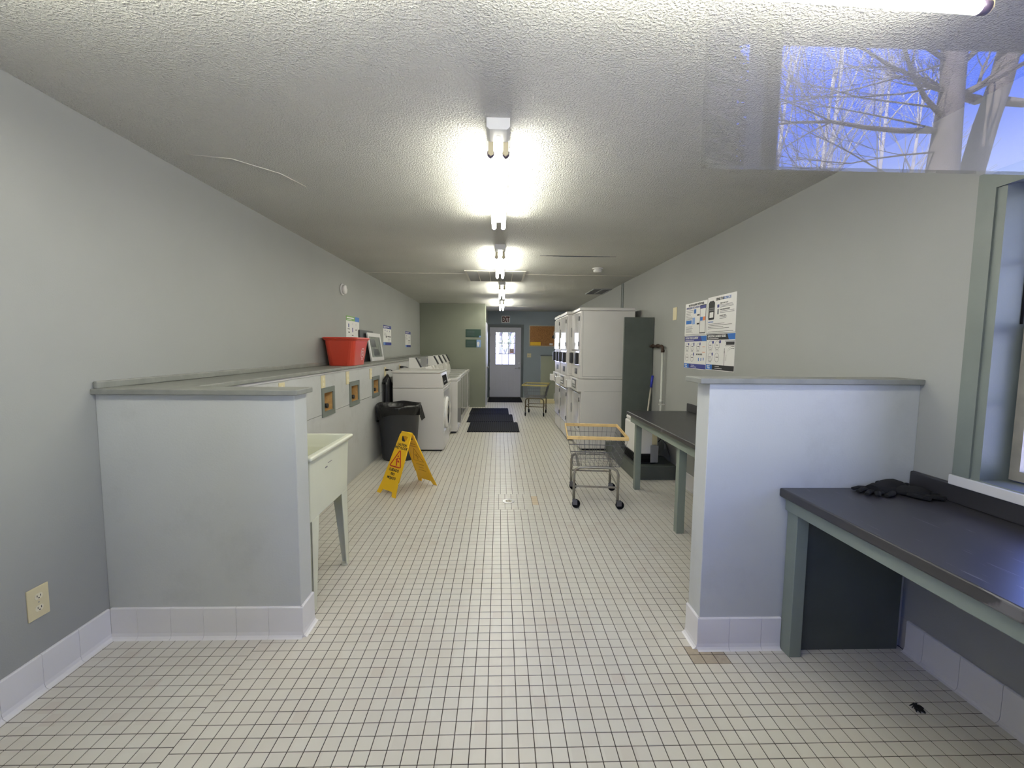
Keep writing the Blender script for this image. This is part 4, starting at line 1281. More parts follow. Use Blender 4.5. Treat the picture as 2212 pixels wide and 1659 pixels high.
# ------------------------------------------------------------------ washers
def front_loader(label, y0, w, xf, xb, h):
    t_ = thing('front_load_washer', label, 'washing machine', ((xf + xb) / 2, y0 + w / 2, 0))
    def A(x, y, z):
        return (x, y, z)
    poly = [(xb, 0.02), (xf, 0.02), (xf, h - 0.235), (xf - 0.040, h - 0.028), (xb, h - 0.028)]
    # cabinet in two pieces: lower body and console
    build('cabinet', MB().prism([(xb, 0.02), (xf, 0.02), (xf, h - 0.236), (xb, h - 0.236)], y0, y0 + w, 'y'), 'white', t_, 0.006, world=True)
    build('console', MB().prism([(xb, h - 0.232), (xf - 0.001, h - 0.232), (xf - 0.042, h - 0.030), (xb, h - 0.030)], y0 + 0.001, y0 + w - 0.001, 'y'), 'white', t_, 0.005, world=True)
    build('lid', MB().box(xb - 0.01, xf - 0.035, y0 - 0.006, y0 + w + 0.006, h - 0.028, h), 'white', t_, 0.008, world=True, segs=3)
    # black display on the slanted console
    M = frameM((xf - 0.0015, y0, h - 0.228), (0, 1, 0), (-0.041, 0, 0.202))
    mb = MB(M); mb.box(0.03, w - 0.03, 0.008, 0.198, 0.0, 0.004)
    build('console_face', mb, 'white', t_, 0.002, world=True)
    mb = MB(M); mb.box(0.10, 0.50, 0.035, 0.165, 0.004, 0.012)
    dp = build('display', mb, 'matte', t_, 0.003, world=True)
    mb = MB(M)
    for k in range(4):
        mb.cyl((0.14 + 0.06 * k, 0.075, 0.012), (0.14 + 0.06 * k, 0.075, 0.015), 0.011, n=12)
    build('buttons', mb, 'greyface', dp, world=True)
    # round door
    M = frameM((xf, y0 + w / 2, 0.50), (0, 1, 0), (0, 0, 1))
    mb = MB(M); mb.lathe([(0.225, 0.0), (0.228, 0.012), (0.215, 0.032), (0.185, 0.040), (0.165, 0.030)], 40, close=False)
    dr = build('door', mb, 'whiter', t_, world=True)
    mb = MB(M); mb.lathe([(0.166, 0.030), (0.14, 0.018), (0.08, 0.034), (0.01, 0.040)], 40)
    build('door_glass', mb, 'dglass', dr, world=True)
    mb = MB(M); mb.box(0.19, 0.215, -0.04, 0.04, 0.028, 0.048)
    build('door_handle', mb, 'greyface', dr, 0.003, world=True)
    build('front_panel', MB(frameM((xf, y0, 0), (0, 1, 0), (0, 0, 1))).box(0.02, w - 0.02, 0.26, 0.83, 0, 0.003), 'gloss', t_, 0.001, world=True)
    build('kick_panel', MB(frameM((xf, y0, 0), (0, 1, 0), (0, 0, 1))).box(0.01, w - 0.01, 0.04, 0.245, 0, 0.003), 'white', t_, 0.001, world=True)
    build('plinth', MB().box(xb + .02, xf - .03, y0 + .02, y0 + w - .02, 0, 0.022), 'black', t_, world=True)
    return t_
front_loader('white front-loading washer, nearest of the washer row', 6.05, 0.675, -0.765, -1.455, 1.108)

def top_loader(label, y0, w, xf, xb, h, reader):
    t_ = thing('top_load_washer', label, 'washing machine', ((xf + xb) / 2, y0 + w / 2, 0))
    build('cabinet', MB().box(xb, xf, y0, y0 + w, 0.03, h - 0.045), 'white', t_, 0.006, world=True)
    dk = build('top_deck', MB().box(xb, xf + 0.006, y0 - 0.004, y0 + w + 0.004, h - 0.043, h), 'white', t_, 0.010, world=True, segs=3)
    build('lid', MB().box(xb + 0.24, xf - 0.03, y0 + 0.05, y0 + w - 0.05, h, h + 0.008), 'gloss', t_, 0.003, world=True)
    build('front_panel', MB().box(xf, xf + 0.003, y0 + 0.012, y0 + w - 0.012, 0.08, h - 0.06), 'gloss', t_, 0.001, world=True)
    build('console', MB().prism([(xb, h), (xb + 0.235, h), (xb + 0.215, h + 0.11), (xb + 0.17, h + 0.185), (xb, h + 0.185)], y0 + 0.01, y0 + w - 0.01, 'y'), 'white', t_, 0.005, world=True)
    build('plinth', MB().box(xb + .03, xf - .03, y0 + .03, y0 + w - .03, 0, 0.032), 'black', t_, world=True)
    # pay meter tower with slanted face
    ym = y0 + w * 0.45
    hh = h + 0.35
    if reader == 'black':
        rd = build('meter_case', MB().prism([(xb + 0.06, h + 0.18), (xb + 0.24, h + 0.18), (xb + 0.15, hh), (xb + 0.06, hh)], ym - 0.07, ym + 0.07, 'y'), 'whiter', t_, 0.004, world=True)
        M = frameM((xb + 0.242, ym, h + 0.185), (0, 1, 0), (-0.09, 0, 0.17))
        mb = MB(M); mb.box(-0.042, 0.042, 0.015, 0.185, 0.0, 0.020)
        build('card_reader', mb, 'black', rd, 0.006, world=True)
    else:
        rd = build('meter_case', MB().box(xb + 0.06, xb + 0.16, ym - 0.07, ym + 0.07, h + 0.10, hh), 'greyface', t_, 0.004, world=True)
        M = frameM((xb + 0.162, ym, h + 0.12), (0, 1, 0), (0, 0, 1))
        mb = MB(M); mb.box(-0.05, 0.05, 0.11, 0.20, 0, 0.004); mb.box(-0.01, 0.01, 0.02, 0.08, 0, 0.006)
        build('coin_slot', mb, 'dispgrey', rd, 0.001, world=True)
    return t_
# second machine is set a little back, lid edge just showing past the first
top_loader('white top-loading washer directly behind the front loader, black slanted reader', 6.745, 0.565, -0.80, -1.47, 0.92, 'black')
top_loader('white top-loading washer standing proud, third in the row with grey meter', 7.33, 0.67, -0.695, -1.40, 0.92, 'grey')
top_loader('white top-loading washer, fourth in the row', 8.02, 0.60, -0.72, -1.38, 0.92, 'black')
top_loader('white top-loading washer, fifth in the row', 8.64, 0.60, -0.72, -1.38, 0.92, 'black')
top_loader('white top-loading washer, sixth in the row', 9.26, 0.60, -0.72, -1.38, 0.92, 'black')
top_loader('white top-loading washer, last one against the partition', 9.88, 0.60, -0.71, -1.38, 0.92, 'black')

# hoses and plug left of the washer
hz_ = thing('drain_hoses', 'bundle of black hoses hanging behind the front-loading washer', 'hose', (-1.52, 6.1, 0))
for k, (dy, r, zt) in enumerate([(-0.03, 0.024, 0.99), (0.02, 0.024, 1.03), (0.07, 0.024, 1.05), (0.12, 0.024, 1.04), (0.17, 0.022, 1.0)]):
    mb = MB(); mb.tube([(-1.555, 6.0 + dy, zt - 0.05), (-1.535, 6.0 + dy, zt), (-1.515, 6.0 + dy, zt - 0.06), (-1.515, 6.0 + dy, 0.6), (-1.515, 6.01 + dy, 0.15), (-1.515, 6.03 + dy, 0.03)], r, 8)
    build('hose', mb, 'black', hz_, world=True)
pc = thing('power_cord', 'black plug and short cord in the cream outlet beside the washer', 'cord', (XC, 6.14, 1.10))
mb = MB(); mb.cyl((XC + 0.007, 6.145, 1.118), (XC + 0.05, 6.145, 1.118), 0.017, 0.012, n=12)
build('plug', mb, 'black', pc, world=True)
mb = MB(); mb.tube([(XC + 0.05, 6.145, 1.118), (XC + 0.08, 6.16, 1.115), (XC + 0.10, 6.20, 1.09), (XC + 0.09, 6.24, 1.0), (XC + 0.05, 6.27, 0.8)], 0.006, 8)
build('cable', mb, 'black', pc, world=True)
pc = thing('power_cord', 'black plug lying above the washer lids under the far ledge', 'cord', (XC, 7.05, 1.12))
mb = MB(); mb.cyl((XC + 0.007, 7.045, 1.118), (XC + 0.06, 7.045, 1.122), 0.019, 0.014, n=12)
build('plug', mb, 'black', pc, world=True)
mb = MB(); mb.tube([(XC + 0.06, 7.045, 1.122), (XC + 0.12, 7.06, 1.115), (XC + 0.09, 7.08, 1.08), (XC + 0.03, 7.1, 1.0)], 0.006, 8)
build('cable', mb, 'black', pc, world=True)

# ------------------------------------------------------------------ stacked dryers
def dryer_stack(label, y0, w, xf, xb=1.85):
    t_ = thing('stacked_dryer', label, 'dryer', ((xf + xb) / 2, y0 + w / 2, 0))
    y1 = y0 + w
    D = lambda nm, a, b, c, d_, e_, f_, mt_, bv=0.004, par=None: build(nm, MB().box(a, b, c, d_, e_, f_), mt_, par or t_, bv, world=True)
    D('lower_cabinet', xf + 0.045, xb, y0, y1, 0.03, 1.010, 'white')
    D('upper_cabinet', xf + 0.025, xb + 0.02, y0, y1, 1.016, 1.955, 'white')
    D('top_cap', xf + 0.005, xb + 0.025, y0 - 0.005, y1 + 0.005, 1.957, 2.0, 'white', 0.010)
    D('side_seam', xf + 0.06, xb, y0 - 0.0012, y0, 1.045, 1.049, 'greyface', 0)
    D('side_seam', xf + 0.09, xb, y0 - 0.0012, y0, 0.838, 0.841, 'greyface', 0)
    D('side_seam', xf + 0.055, xf + 0.058, y0 - 0.0012, y0, 1.05, 1.95, 'greyface', 0)
    D('plinth', xf + 0.08, xb - .05, y0 + .02, y1 - .02, 0, 0.032, 'black', 0)
    for (z0, z1, xx) in ((0.27, 0.80, xf + 0.045), (1.42, 1.93, xf + 0.025)):
        fr = D('door', xx - 0.022, xx, y0 + 0.05, y1 - 0.05, z0, z1, 'gloss', 0.006)
        D('door_window', xx - 0.024, xx - 0.021, y0 + 0.13, y1 - 0.13, z0 + 0.09, z1 - 0.09, 'gloss', 0.004, fr)
        D('door_handle', xx - 0.040, xx - 0.022, y1 - 0.085, y1 - 0.068, (z0 + z1) / 2 - 0.07, (z0 + z1) / 2 + 0.07, 'greyface', 0.003, fr)
        mb = MB()
        for zh in (z0 + 0.08, z1 - 0.08):
            mb.cyl((xx - 0.02, y0 + 0.045, zh - 0.03), (xx - 0.02, y0 + 0.045, zh + 0.03), 0.007, n=8)
        build('hinge', mb, 'dispgrey', fr, world=True)
    # shared reader strip in the middle
    D('reader_strip', xf + 0.012, xf + 0.026, y0 + 0.01, y1 - 0.01, 1.20, 1.40, 'gloss', 0.002)
    D('badge', xf + 0.018, xf + 0.026, y0 + 0.22, y0 + 0.40, 1.07, 1.15, 'dispgrey', 0.001)
    for yy in (y0 + 0.07, y1 - 0.17):
        c = D('card_reader', xf - 0.030, xf + 0.012, yy, yy + 0.10, 1.215, 1.375, 'black', 0.010)
        D('reader_screen', xf - 0.032, xf - 0.030, yy + 0.02, yy + 0.08, 1.30, 1.355, 'dispgrey', 0, c)
    # protruding coin and control boxes between the two drums
    cbx = D('control_box', xf - 0.01, xf + 0.10, y0 - 0.001, y1 - 0.001, 0.835, 1.012, 'white', 0.006)
    D('control_panel', xf - 0.014, xf - 0.010, y0 + 0.12, y0 + 0.42, 0.87, 0.995, 'dispgrey', 0.002, cbx)
    mb = MB()
    for q in range(4):
        mb.cyl((xf - 0.014, y0 + 0.17 + 0.06 * q, 0.90), (xf - 0.018, y0 + 0.17 + 0.06 * q, 0.90), 0.012, n=12)
    mb.box(xf - 0.016, xf - 0.014, y0 + 0.17, y0 + 0.37, 0.93, 0.975)
    build('buttons', mb, 'whiter', cbx, world=True)
    D('coin_box', xf - 0.075, xf - 0.01, y1 - 0.19, y1 - 0.05, 0.85, 0.965, 'whiter', 0.004)
    D('kick_panel', xf + 0.040, xf + 0.046, y0 + 0.015, y1 - 0.015, 0.05, 0.25, 'white', 0.002)
    return t_
dryer_stack('white stacked dryer, nearest of three, beside the dark green panel', 6.10, 0.69, 1.095)
dryer_stack('white stacked dryer, middle one of three', 6.80, 0.69, 1.020, 1.82)
dryer_stack('white stacked dryer, farthest of three, toward the exit door', 7.50, 0.69, 1.010, 1.82)

# ------------------------------------------------------------------ platform, panel, pipe, mop, dehumidifier
build('low_platform', MB().box(1.49, XR - 0.004, 4.72, 6.04, 0, 0.152), 'panel_dark', None, 0.004, label='dark grey-green low platform under the white air cleaner', cat='platform')
build('tall_panel', MB().box(1.585, XR - 0.008, 5.60, 5.64, 0.152, 1.838), 'panel_dark', None, 0.002, label='tall dark green panel standing on the platform beside the nearest dryer', cat='panel')
pp = thing('water_pipe', 'rusty elbow and white painted pipe running down the right wall', 'pipe', (1.93, 5.2, 0.152))
mb = MB(); mb.tube([(1.925, 5.59, 1.475), (1.925, 5.30, 1.475), (1.925, 5.21, 1.475), (1.925, 5.175, 1.46), (1.925, 5.17, 1.40)], 0.017, 10)
mb.cyl((1.925, 5.32, 1.475), (1.925, 5.36, 1.475), 0.024, n=12); mb.cyl((1.925, 5.50, 1.475), (1.925, 5.53, 1.475), 0.024, n=12); mb.cyl((1.925, 5.17, 1.40), (1.925, 5.17, 1.43), 0.022, n=12)
build('rusty_elbow', mb, 'rust', pp, world=True)
mb = MB(); mb.cyl((1.925, 5.17, 0.153), (1.925, 5.17, 1.40), 0.0135, n=12); mb.cyl((1.925, 5.17, 0.80), (1.925, 5.17, 0.84), 0.020, n=12)
build('riser', mb, 'pipe', pp, world=True)
mb = MB(); mb.box(1.90, XR - 0.002, 5.155, 5.185, 0.775, 0.79)
build('bracket', mb, 'pipe', pp, world=True)
mp_ = thing('mop_handle', 'silver mop handle with blue grip leaning behind the counter', 'mop', (1.86, 5.35, 0.152))
mb = MB(); mb.cyl((1.835, 5.50, 0.16), (1.915, 5.50, 0.96), 0.011, n=10)
build('pole', mb, 'alu', mp_, world=True)
mb = MB(); mb.cyl((1.915, 5.50, 0.955), (1.930, 5.50, 1.105), 0.016, n=12)
build('grip', mb, 'bluep', mp_, world=True)

hm = thing('air_cleaner', 'white floor dehumidifier with black ribbed base on the platform', 'dehumidifier', (1.66, 5.1, 0.152))
def humpoly(sc_, z0, z1, mt_, nm, bv=0.02):
    mb = MB()
    x0, x1, y0, y1 = 1.53, 1.80, 4.83, 5.32
    cx, cy = (x0 + x1) / 2, (y0 + y1) / 2
    r = 0.07
    poly = []
    for (qx, qy, a0) in ((x1 - r, y0 + r, -PI / 2), (x1 - r, y1 - r, 0), (x0 + r, y1 - r, PI / 2), (x0 + r, y0 + r, PI)):
        for k in range(5):
            a = a0 + k * PI / 8
            poly.append((cx + (qx + r * math.cos(a) - cx) * sc_, cy + (qy + r * math.sin(a) - cy) * sc_))
    mb.prism(poly, z0, z1)
    return build(nm, mb, mt_, hm, bv, world=True)
humpoly(1.0, 0.152, 0.165, 'black', 'foot', 0.003)
hb = humpoly(0.97, 0.165, 0.262, 'black', 'base', 0.004)
mb = MB()
for q in range(6):
    z = 0.172 + q * 0.015
    mb.box(1.527, 1.535, 4.90, 5.26, z, z + 0.006); mb.box(1.60, 1.73, 4.826, 4.836, z, z + 0.006)
build('ribs', mb, 'rubber', hb, world=True)
humpoly(1.0, 0.262, 0.60, 'whiter', 'body', 0.015)
humpoly(0.93, 0.60, 0.655, 'whiter', 'top_shell', 0.02)
mb = MB(); mb.box(1.70, 1.785, 4.815, 4.83, 0.17, 0.36)
build('rating_label', mb, 'greyface', hm, 0.001, world=True)
mb = MB(); mb.box(1.715, 1.77, 4.822, 4.831, 0.37, 0.54)
build('grip_recess', mb, 'cream', hm, 0.004, world=True)
cdh = thing('power_cord', 'tangled black cord looping on the wall beside the white dehumidifier', 'cord', (1.87, 5.0, 0.152))
mb = MB(); mb.tube([(1.815, 5.05, 0.30), (1.86, 5.0, 0.38), (1.92, 4.98, 0.46), (1.90, 5.0, 0.52), (1.85, 5.02, 0.42), (1.825, 4.98, 0.30), (1.82, 4.92, 0.22), (1.86, 4.86, 0.225), (1.93, 4.83, 0.17), (1.925, 4.84, 0.25), (1.90, 4.90, 0.36), (1.86, 4.97, 0.44), (1.90, 5.1, 0.60)], 0.006, 8)
build('cable', mb, 'black', cdh, world=True)
mb = MB(); mb.tube([(1.88, 4.93, 0.52), (1.885, 4.93, 0.44), (1.90, 4.92, 0.36), (1.895, 4.92, 0.30)], 0.010, 8)
build('grey_tube', mb, 'greyface', cdh, world=True)

# ------------------------------------------------------------------ wire carts
def cart(label, loc, rz, rim_m, leg_m, wheel_rot):
    t_ = thing('laundry_cart', label, 'laundry cart', loc, rz)
    hw, hd = 0.195, 0.265         # wheel half spacing
    zr = 0.375
    for s in (-1, 1):            # two U frames: near and far
        y = s * hd
        pts = [(-hw, y, 0.085), (-hw, y, zr - 0.06), (-hw + 0.012, y, zr - 0.025), (-hw + 0.045, y, zr - 0.004), (-hw + 0.09, y, zr),
               (hw - 0.09, y, zr), (hw - 0.045, y, zr - 0.004), (hw - 0.012, y, zr - 0.025), (hw, y, zr - 0.06), (hw, y, 0.085)]
        build('leg_frame', MB().tube(pts, 0.0125, 10), leg_m, t_)
        mb = MB(); mb.box(-hw, hw, y - 0.004, y + 0.004, 0.190, 0.206)
        build('crossbar', mb, leg_m, t_)
    for s in (-1, 1):
        mb = MB(); mb.box(s * hw - 0.004, s * hw + 0.004, -hd, hd, 0.19, 0.206); mb.box(s * 0.15 - 0.010, s * 0.15 + 0.010, -hd, hd, zr - 0.006, zr + 0.006)
        build('side_rail', mb, leg_m, t_)
    for i_, sx in enumerate((-1, 1)):
        for j_, sy in enumerate((-1, 1)):
            a = wheel_rot[i_ * 2 + j_]
            ox, oy = 0.022 * math.sin(a), -0.022 * math.cos(a)
            M = Matrix.Translation((sx * hw, sy * hd, 0)) @ Matrix.Rotation(a, 4, 'Z')
            mb = MB(M); mb.cyl((0, 0, 0.072), (0, 0, 0.10), 0.009, n=8); mb.box(-0.016, -0.012, -0.034, 0.010, 0.030, 0.076); mb.box(0.012, 0.016, -0.034, 0.010, 0.030, 0.076); mb.box(-0.016, 0.016, -0.018, 0.012, 0.072, 0.078)
            f_ = build('caster_fork', mb, 'wire', t_)
            mb = MB(M); mb.cyl((-0.011, -0.022, 0.0375), (0.011, -0.022, 0.0375), 0.037, n=20); mb.cyl((-0.0135, -0.022, 0.0375), (0.0135, -0.022, 0.0375), 0.016, n=12)
            build('wheel', mb, 'rubber', f_)
    # basket: tapered wire tray
    zb, zt = 0.388, 0.655
    B0 = (0.205, 0.270); B1 = (0.262, 0.335)
    def at(u, v, k):
        bx = B0[0] + (B1[0] - B0[0]) * k; by = B0[1] + (B1[1] - B0[1]) * k
        return (u * bx, v * by, zb + (zt - zb) * k)
    mb = MB()
    r = 0.0016
    def wire(p, q, rr=r):
        mb.cyl(p, q, rr, n=5, caps=False)
    nx, ny = 11, 14
    for i_ in range(nx + 1):
        u = -1 + 2 * i_ / nx
        wire(at(u, -1, 1), at(u, -1, 0)); wire(at(u, 1, 1), at(u, 1, 0)); wire(at(u, -1, 0), at(u, 1, 0))
    for i_ in range(ny + 1):
        v = -1 + 2 * i_ / ny
        wire(at(-1, v, 1), at(-1, v, 0)); wire(at(1, v, 1), at(1, v, 0)); wire(at(-1, v, 0), at(1, v, 0))
    for k in (0.0, 0.28, 0.52, 0.76):
        for p, q in ((( -1, -1), (1, -1)), ((1, -1), (1, 1)), ((1, 1), (-1, 1)), ((-1, 1), (-1, -1))):
            wire(at(p[0], p[1], k), at(q[0], q[1], k), 0.0026 if k in (0.0,) else 0.0022)
    w_ = build('wire_basket', mb, 'wire', t_)
    w_['kind'] = 'stuff'
    # hanging end flap typical of these carts
    mb = MB()
    for q in range(9):
        u = 0.06 + q * 0.016
        mb.cyl((0.215 + 0.0, -0.20 + q * 0.05, zb), (0.245, -0.20 + q * 0.05, zb + 0.03), 0.0016, n=4, caps=False)
    build('side_wires', mb, 'wire', t_)
    mb = MB(); x, y = B1
    h = 0.0155
    for (a, b, c, d_) in ((-x - .006, x + .006, -y - .006, -y + .006), (-x - .006, x + .006, y - .006, y + .006), (-x - .006, -x + .006, -y, y), (x - .006, x + .006, -y, y)):
        mb.box(a, b, c, d_, zt - h, zt + h)
    build('rim_bumper', mb, rim_m, t_, 0.004, segs=2)
    return t_
cart('wire laundry cart with yellowed rim, standing in the aisle by the counter', (0.905, 4.125, 0), -0.115, 'tan', 'frame_m', (1.45, 1.2, 1.7, 1.3))
cart('small distant wire laundry cart with olive rim and bronze legs', (0.800, 9.50, 0), -0.20, 'olive', 'bronze', (0.15, 0.35, 0.1, 0.0))

# ------------------------------------------------------------------ bin with liner
bn = thing('trash_can', 'round charcoal trash can with black liner beside the washer', 'trash can', (-1.29, 5.69, 0))
build('can_body', MB().lathe([(0.205, 0.0), (0.215, 0.02), (0.262, 0.66), (0.275, 0.665), (0.275, 0.69), (0.262, 0.692), (0.255, 0.66), (0.20, 0.03), (0.01, 0.025)], 36, close=False), 'can', bn)
mb = MB()
n = 48
prof = []
vs, fs = [], []
rows = 9
for i_ in range(rows):
    for j in range(n):
        a = 2 * PI * j / n
        rg = random.Random(j * 31 + i_ * 7)
        if i_ == 0: r_, z = 0.225, 0.48
        elif i_ == 1: r_, z = 0.245, 0.62
        elif i_ == 2: r_, z = 0.262, 0.702
        elif i_ == 3: r_, z = 0.280, 0.708 + 0.006 * math.sin(5 * a)
        else:
            k = (i_ - 3) / (rows - 4)
            drop = 0.155 + 0.035 * math.sin(a - 0.6) + 0.03 * math.sin(2 * a + 2.0) - 0.03 * math.cos(a)
            z = 0.700 - drop * k
            r_ = 0.283 + 0.010 * math.sin(9 * a + 2 * k) * k + 0.006 * rg.random() - 0.012 * k
        vs.append((r_ * math.cos(a), r_ * math.sin(a), z))
for i_ in range(rows - 1):
    for j in range(n):
        fs.append((i_ * n + j, i_ * n + (j + 1) % n, (i_ + 1) * n + (j + 1) % n, (i_ + 1) * n + j))
mb.add(vs, fs, True)
ln = build('liner', mb, 'bag', bn)
mb = MB()
mb.add([(0.275, -0.05, 0.69), (0.283, 0.03, 0.69), (0.335, 0.0, 0.53), (0.30, -0.06, 0.50), (0.285, -0.09, 0.56)], [(0, 1, 2, 3, 4)], True)
mb.add([(0.275, -0.05, 0.688), (0.285, -0.09, 0.555), (0.30, -0.06, 0.498), (0.335, 0.0, 0.528), (0.283, 0.03, 0.688)], [(0, 1, 2, 3, 4)], True)
build('liner_flap', mb, 'bag', ln)

# ------------------------------------------------------------------ wet floor sign
wf = thing('wet_floor_sign', 'yellow folding CAUTION WET FLOOR sign in the aisle', 'floor sign', (-0.92, 4.43, 0), 0)
wd = Vector((0.755, -0.655, 0)).normalized()          # width direction
fwdn = Vector((-wd.y, wd.x, 0))                        # towards the rear panel (+)
ctr = Vector((-0.925, 4.425, 0))
HT, SPR = 0.575, 0.262
def sign_panel(sgn):
    top = ctr + Vector((0, 0, HT)) + fwdn * sgn * 0.012
    bot = ctr + fwdn * sgn * SPR
    up = (top - bot)
    L = up.length
    right = wd if sgn < 0 else -wd
    M = frameM(bot, right, up)
    return M, L
for sgn in (-1, 1):
    M, L = sign_panel(sgn)
    wb, wt = 0.150, 0.083
    def ww(v):
        v_ = min(1.0, v / L)
        return (wb - 0.02 * 0) + (wt - wb) * v_
    # outline with feet cut-out, handle hole made from strips
    outer = [(-wb, 0.0), (-wb + 0.055, 0.0), (-wb + 0.075, 0.045), (wb - 0.075, 0.045), (wb - 0.055, 0.0), (wb, 0.0), (ww(0.14) - 0.012, 0.14), (wt + 0.004, L - 0.02), (wt - 0.012, L),
             (-wt + 0.012, L), (-wt - 0.004, L - 0.02), (-ww(0.14) + 0.012, 0.14)]
    hole = [(-0.040, L - 0.075), (-0.048, L - 0.040), (-0.030, L - 0.032), (0.030, L - 0.032), (0.048, L - 0.040), (0.040, L - 0.075), (0.02, L - 0.088), (-0.02, L - 0.088)]
    # build as left half / right half polygons around the hole, plus below
    mb = MB(M)
    th = 0.006
    yb_, yt_ = L - 0.088, L - 0.032
    lo = outer[:7] + [(wt + 0.009, yb_), (-wt - 0.009, yb_)] + [outer[11]]
    mb.prism(lo, -th, 0)
    mb.prism([(-wt - 0.009, yb_), (-0.02, yb_), (-0.040, L - 0.075), (-0.048, L - 0.040), (-0.030, yt_), (-wt - 0.004, yt_)], -th, 0)
    mb.prism([(wt + 0.009, yb_), (wt + 0.004, yt_), (0.030, yt_), (0.048, L - 0.040), (0.040, L - 0.075), (0.02, yb_)], -th, 0)
    mb.prism([(-wt - 0.004, yt_), (wt + 0.004, yt_), (wt + 0.003, L - 0.02), (wt - 0.012, L), (-wt + 0.012, L), (-wt - 0.003, L - 0.02)], -th, 0)
    pn = build('panel', mb, 'yellow', wf, 0.0, world=True)
    # thickened edge
    mb = MB(M)
    for s in (-1, 1):
        a, b = (s * (ww(0.14) - 0.012), 0.14), (s * (wt + 0.002), L - 0.02)
        mb.tube([(a[0], a[1], -th), (b[0], b[1], -th)], 0.007, 6)
    build('edge_bead', mb, 'yellow', pn, world=True)
    if sgn < 0:
        r_, u_ = M.to_3x3().col[0], M.to_3x3().col[1]
        def TS(s, v, size, sq=1.0):
            p = M @ Vector((0, v, 0.0))
            text(s, size, 'ink', p, r_, u_, pn, align='CENTER', squeeze=sq, bold=0.0012)
        TS('CAUTION', L - 0.135, 0.034, 0.95)
        TS('WET FLOOR', L - 0.168, 0.036, 0.98)
        TS('CUIDADO', 0.235, 0.036, 0.95)
        TS('PISO', 0.197, 0.034, 0.95)
        TS('MOJADO', 0.158, 0.035, 0.95)
        def red(nm, pts, rr, closed=False, mt_='inkred'):
            mb = MB(M); mb.tube([(x, y, 0.0) for x, y in pts], rr, 6, closed=closed)
            mb.v = [tuple(v) for v in mb.v]
            return build(nm, mb, mt_, pn, world=True)
        T0, T1 = 0.285, L - 0.185
        red('warning_triangle', [(-0.078, T0 + 0.012), (-0.084, T0 + 0.002), (-0.070, T0 - 0.004), (0.070, T0 - 0.004), (0.084, T0 + 0.002), (0.078, T0 + 0.012), (0.008, T1 - 0.004), (0, T1), (-0.008, T1 - 0.004)], 0.0062, True)
        mb = MB(M)
        mb.tube([(0.016, T0 + 0.010, 0), (0.004, T0 + 0.038, 0), (-0.004, T0 + 0.060, 0), (0.002, T0 + 0.082, 0)], 0.0075, 6)
        mb.tube([(0.0, T0 + 0.050, 0), (0.024, T0 + 0.058, 0), (0.038, T0 + 0.044, 0)], 0.006, 6)
        mb.tube([(0.0, T0 + 0.082, 0), (-0.024, T0 + 0.064, 0)], 0.004, 6)
        mb.tube([(0.0, T0 + 0.082, 0), (0.022, T0 + 0.088, 0), (0.032, T0 + 0.074, 0)], 0.004, 6)
        mb.cyl((-0.002, T0 + 0.100, -0.002), (-0.002, T0 + 0.100, 0.003), 0.0095, n=12)
        build('falling_figure', mb, 'inkred', pn, world=True)
    else:
        # inner face relief of the rear panel, facing the camera
        mb = MB(M)
        T0, T1 = 0.285, L - 0.185
        mb.tube([(-0.080, T0, -th), (0.080, T0, -th), (0, T1, -th)], 0.0035, 5, closed=True)
        mb.tube([(0.0, T0 + 0.015, -th), (-0.004, T0 + 0.06, -th), (0.0, T0 + 0.09, -th)], 0.003, 5)
        mb.tube([(-0.03, T0 + 0.05, -th), (0.0, T0 + 0.06, -th), (0.03, T0 + 0.075, -th)], 0.003, 5)
        for q, (v, wq) in enumerate(((L - 0.13, 0.055), (L - 0.16, 0.06), (0.24, 0.06), (0.20, 0.035), (0.165, 0.06))):
            mb.tube([(-wq, v, -th), (wq, v, -th)], 0.003, 5)
        build('moulded_relief', mb, 'yellow2', pn, world=True)
mb = MB()
tp = ctr + Vector((0, 0, HT - 0.004))
mb.cyl(tp - wd * 0.078, tp + wd * 0.078, 0.013, n=12)
build('hinge', mb, 'yellow', wf, world=True)

# ------------------------------------------------------------------ floor drain and lint
fd = thing('floor_drain', 'round chrome floor drain in the tiled aisle', 'drain', (0.094, 4.045, 0))
mb = MB(); mb.ring(0.034, 0.056, 0.0006, 0.003, 28); build('flange', mb, 'steel', fd)
mb = MB(); mb.lathe([(0.034, 0.001), (0.034, 0.0025)], 24); build('plate', mb, 'alu', fd)
mb = MB()
for k in range(5):
    a = k * 2 * PI / 5
    mb.cyl((0.019 * math.cos(a), 0.019 * math.sin(a), 0.0024), (0.019 * math.cos(a), 0.019 * math.sin(a), 0.0034), 0.007, n=10)
build('holes', mb, 'ink', fd)
mb = MB()
rg = random.Random(5)
for k in range(22):
    a = rg.uniform(0, 2 * PI); L = rg.uniform(0.010, 0.026)
    mb.tube([(1.694 + rg.uniform(-.006, .006), 1.619 + rg.uniform(-.006, .006), 0.003), (1.694 + L * .6 * math.cos(a), 1.619 + L * .6 * math.sin(a), 0.013), (1.694 + L * math.cos(a + .5), 1.619 + L * math.sin(a + .5), 0.002)], 0.003, 5, radii=[0.006, 0.005, 0.0012])
build('lint_clump', mb, 'cloth', None, label='small dark clump of debris on the floor under the black counter', cat='debris')

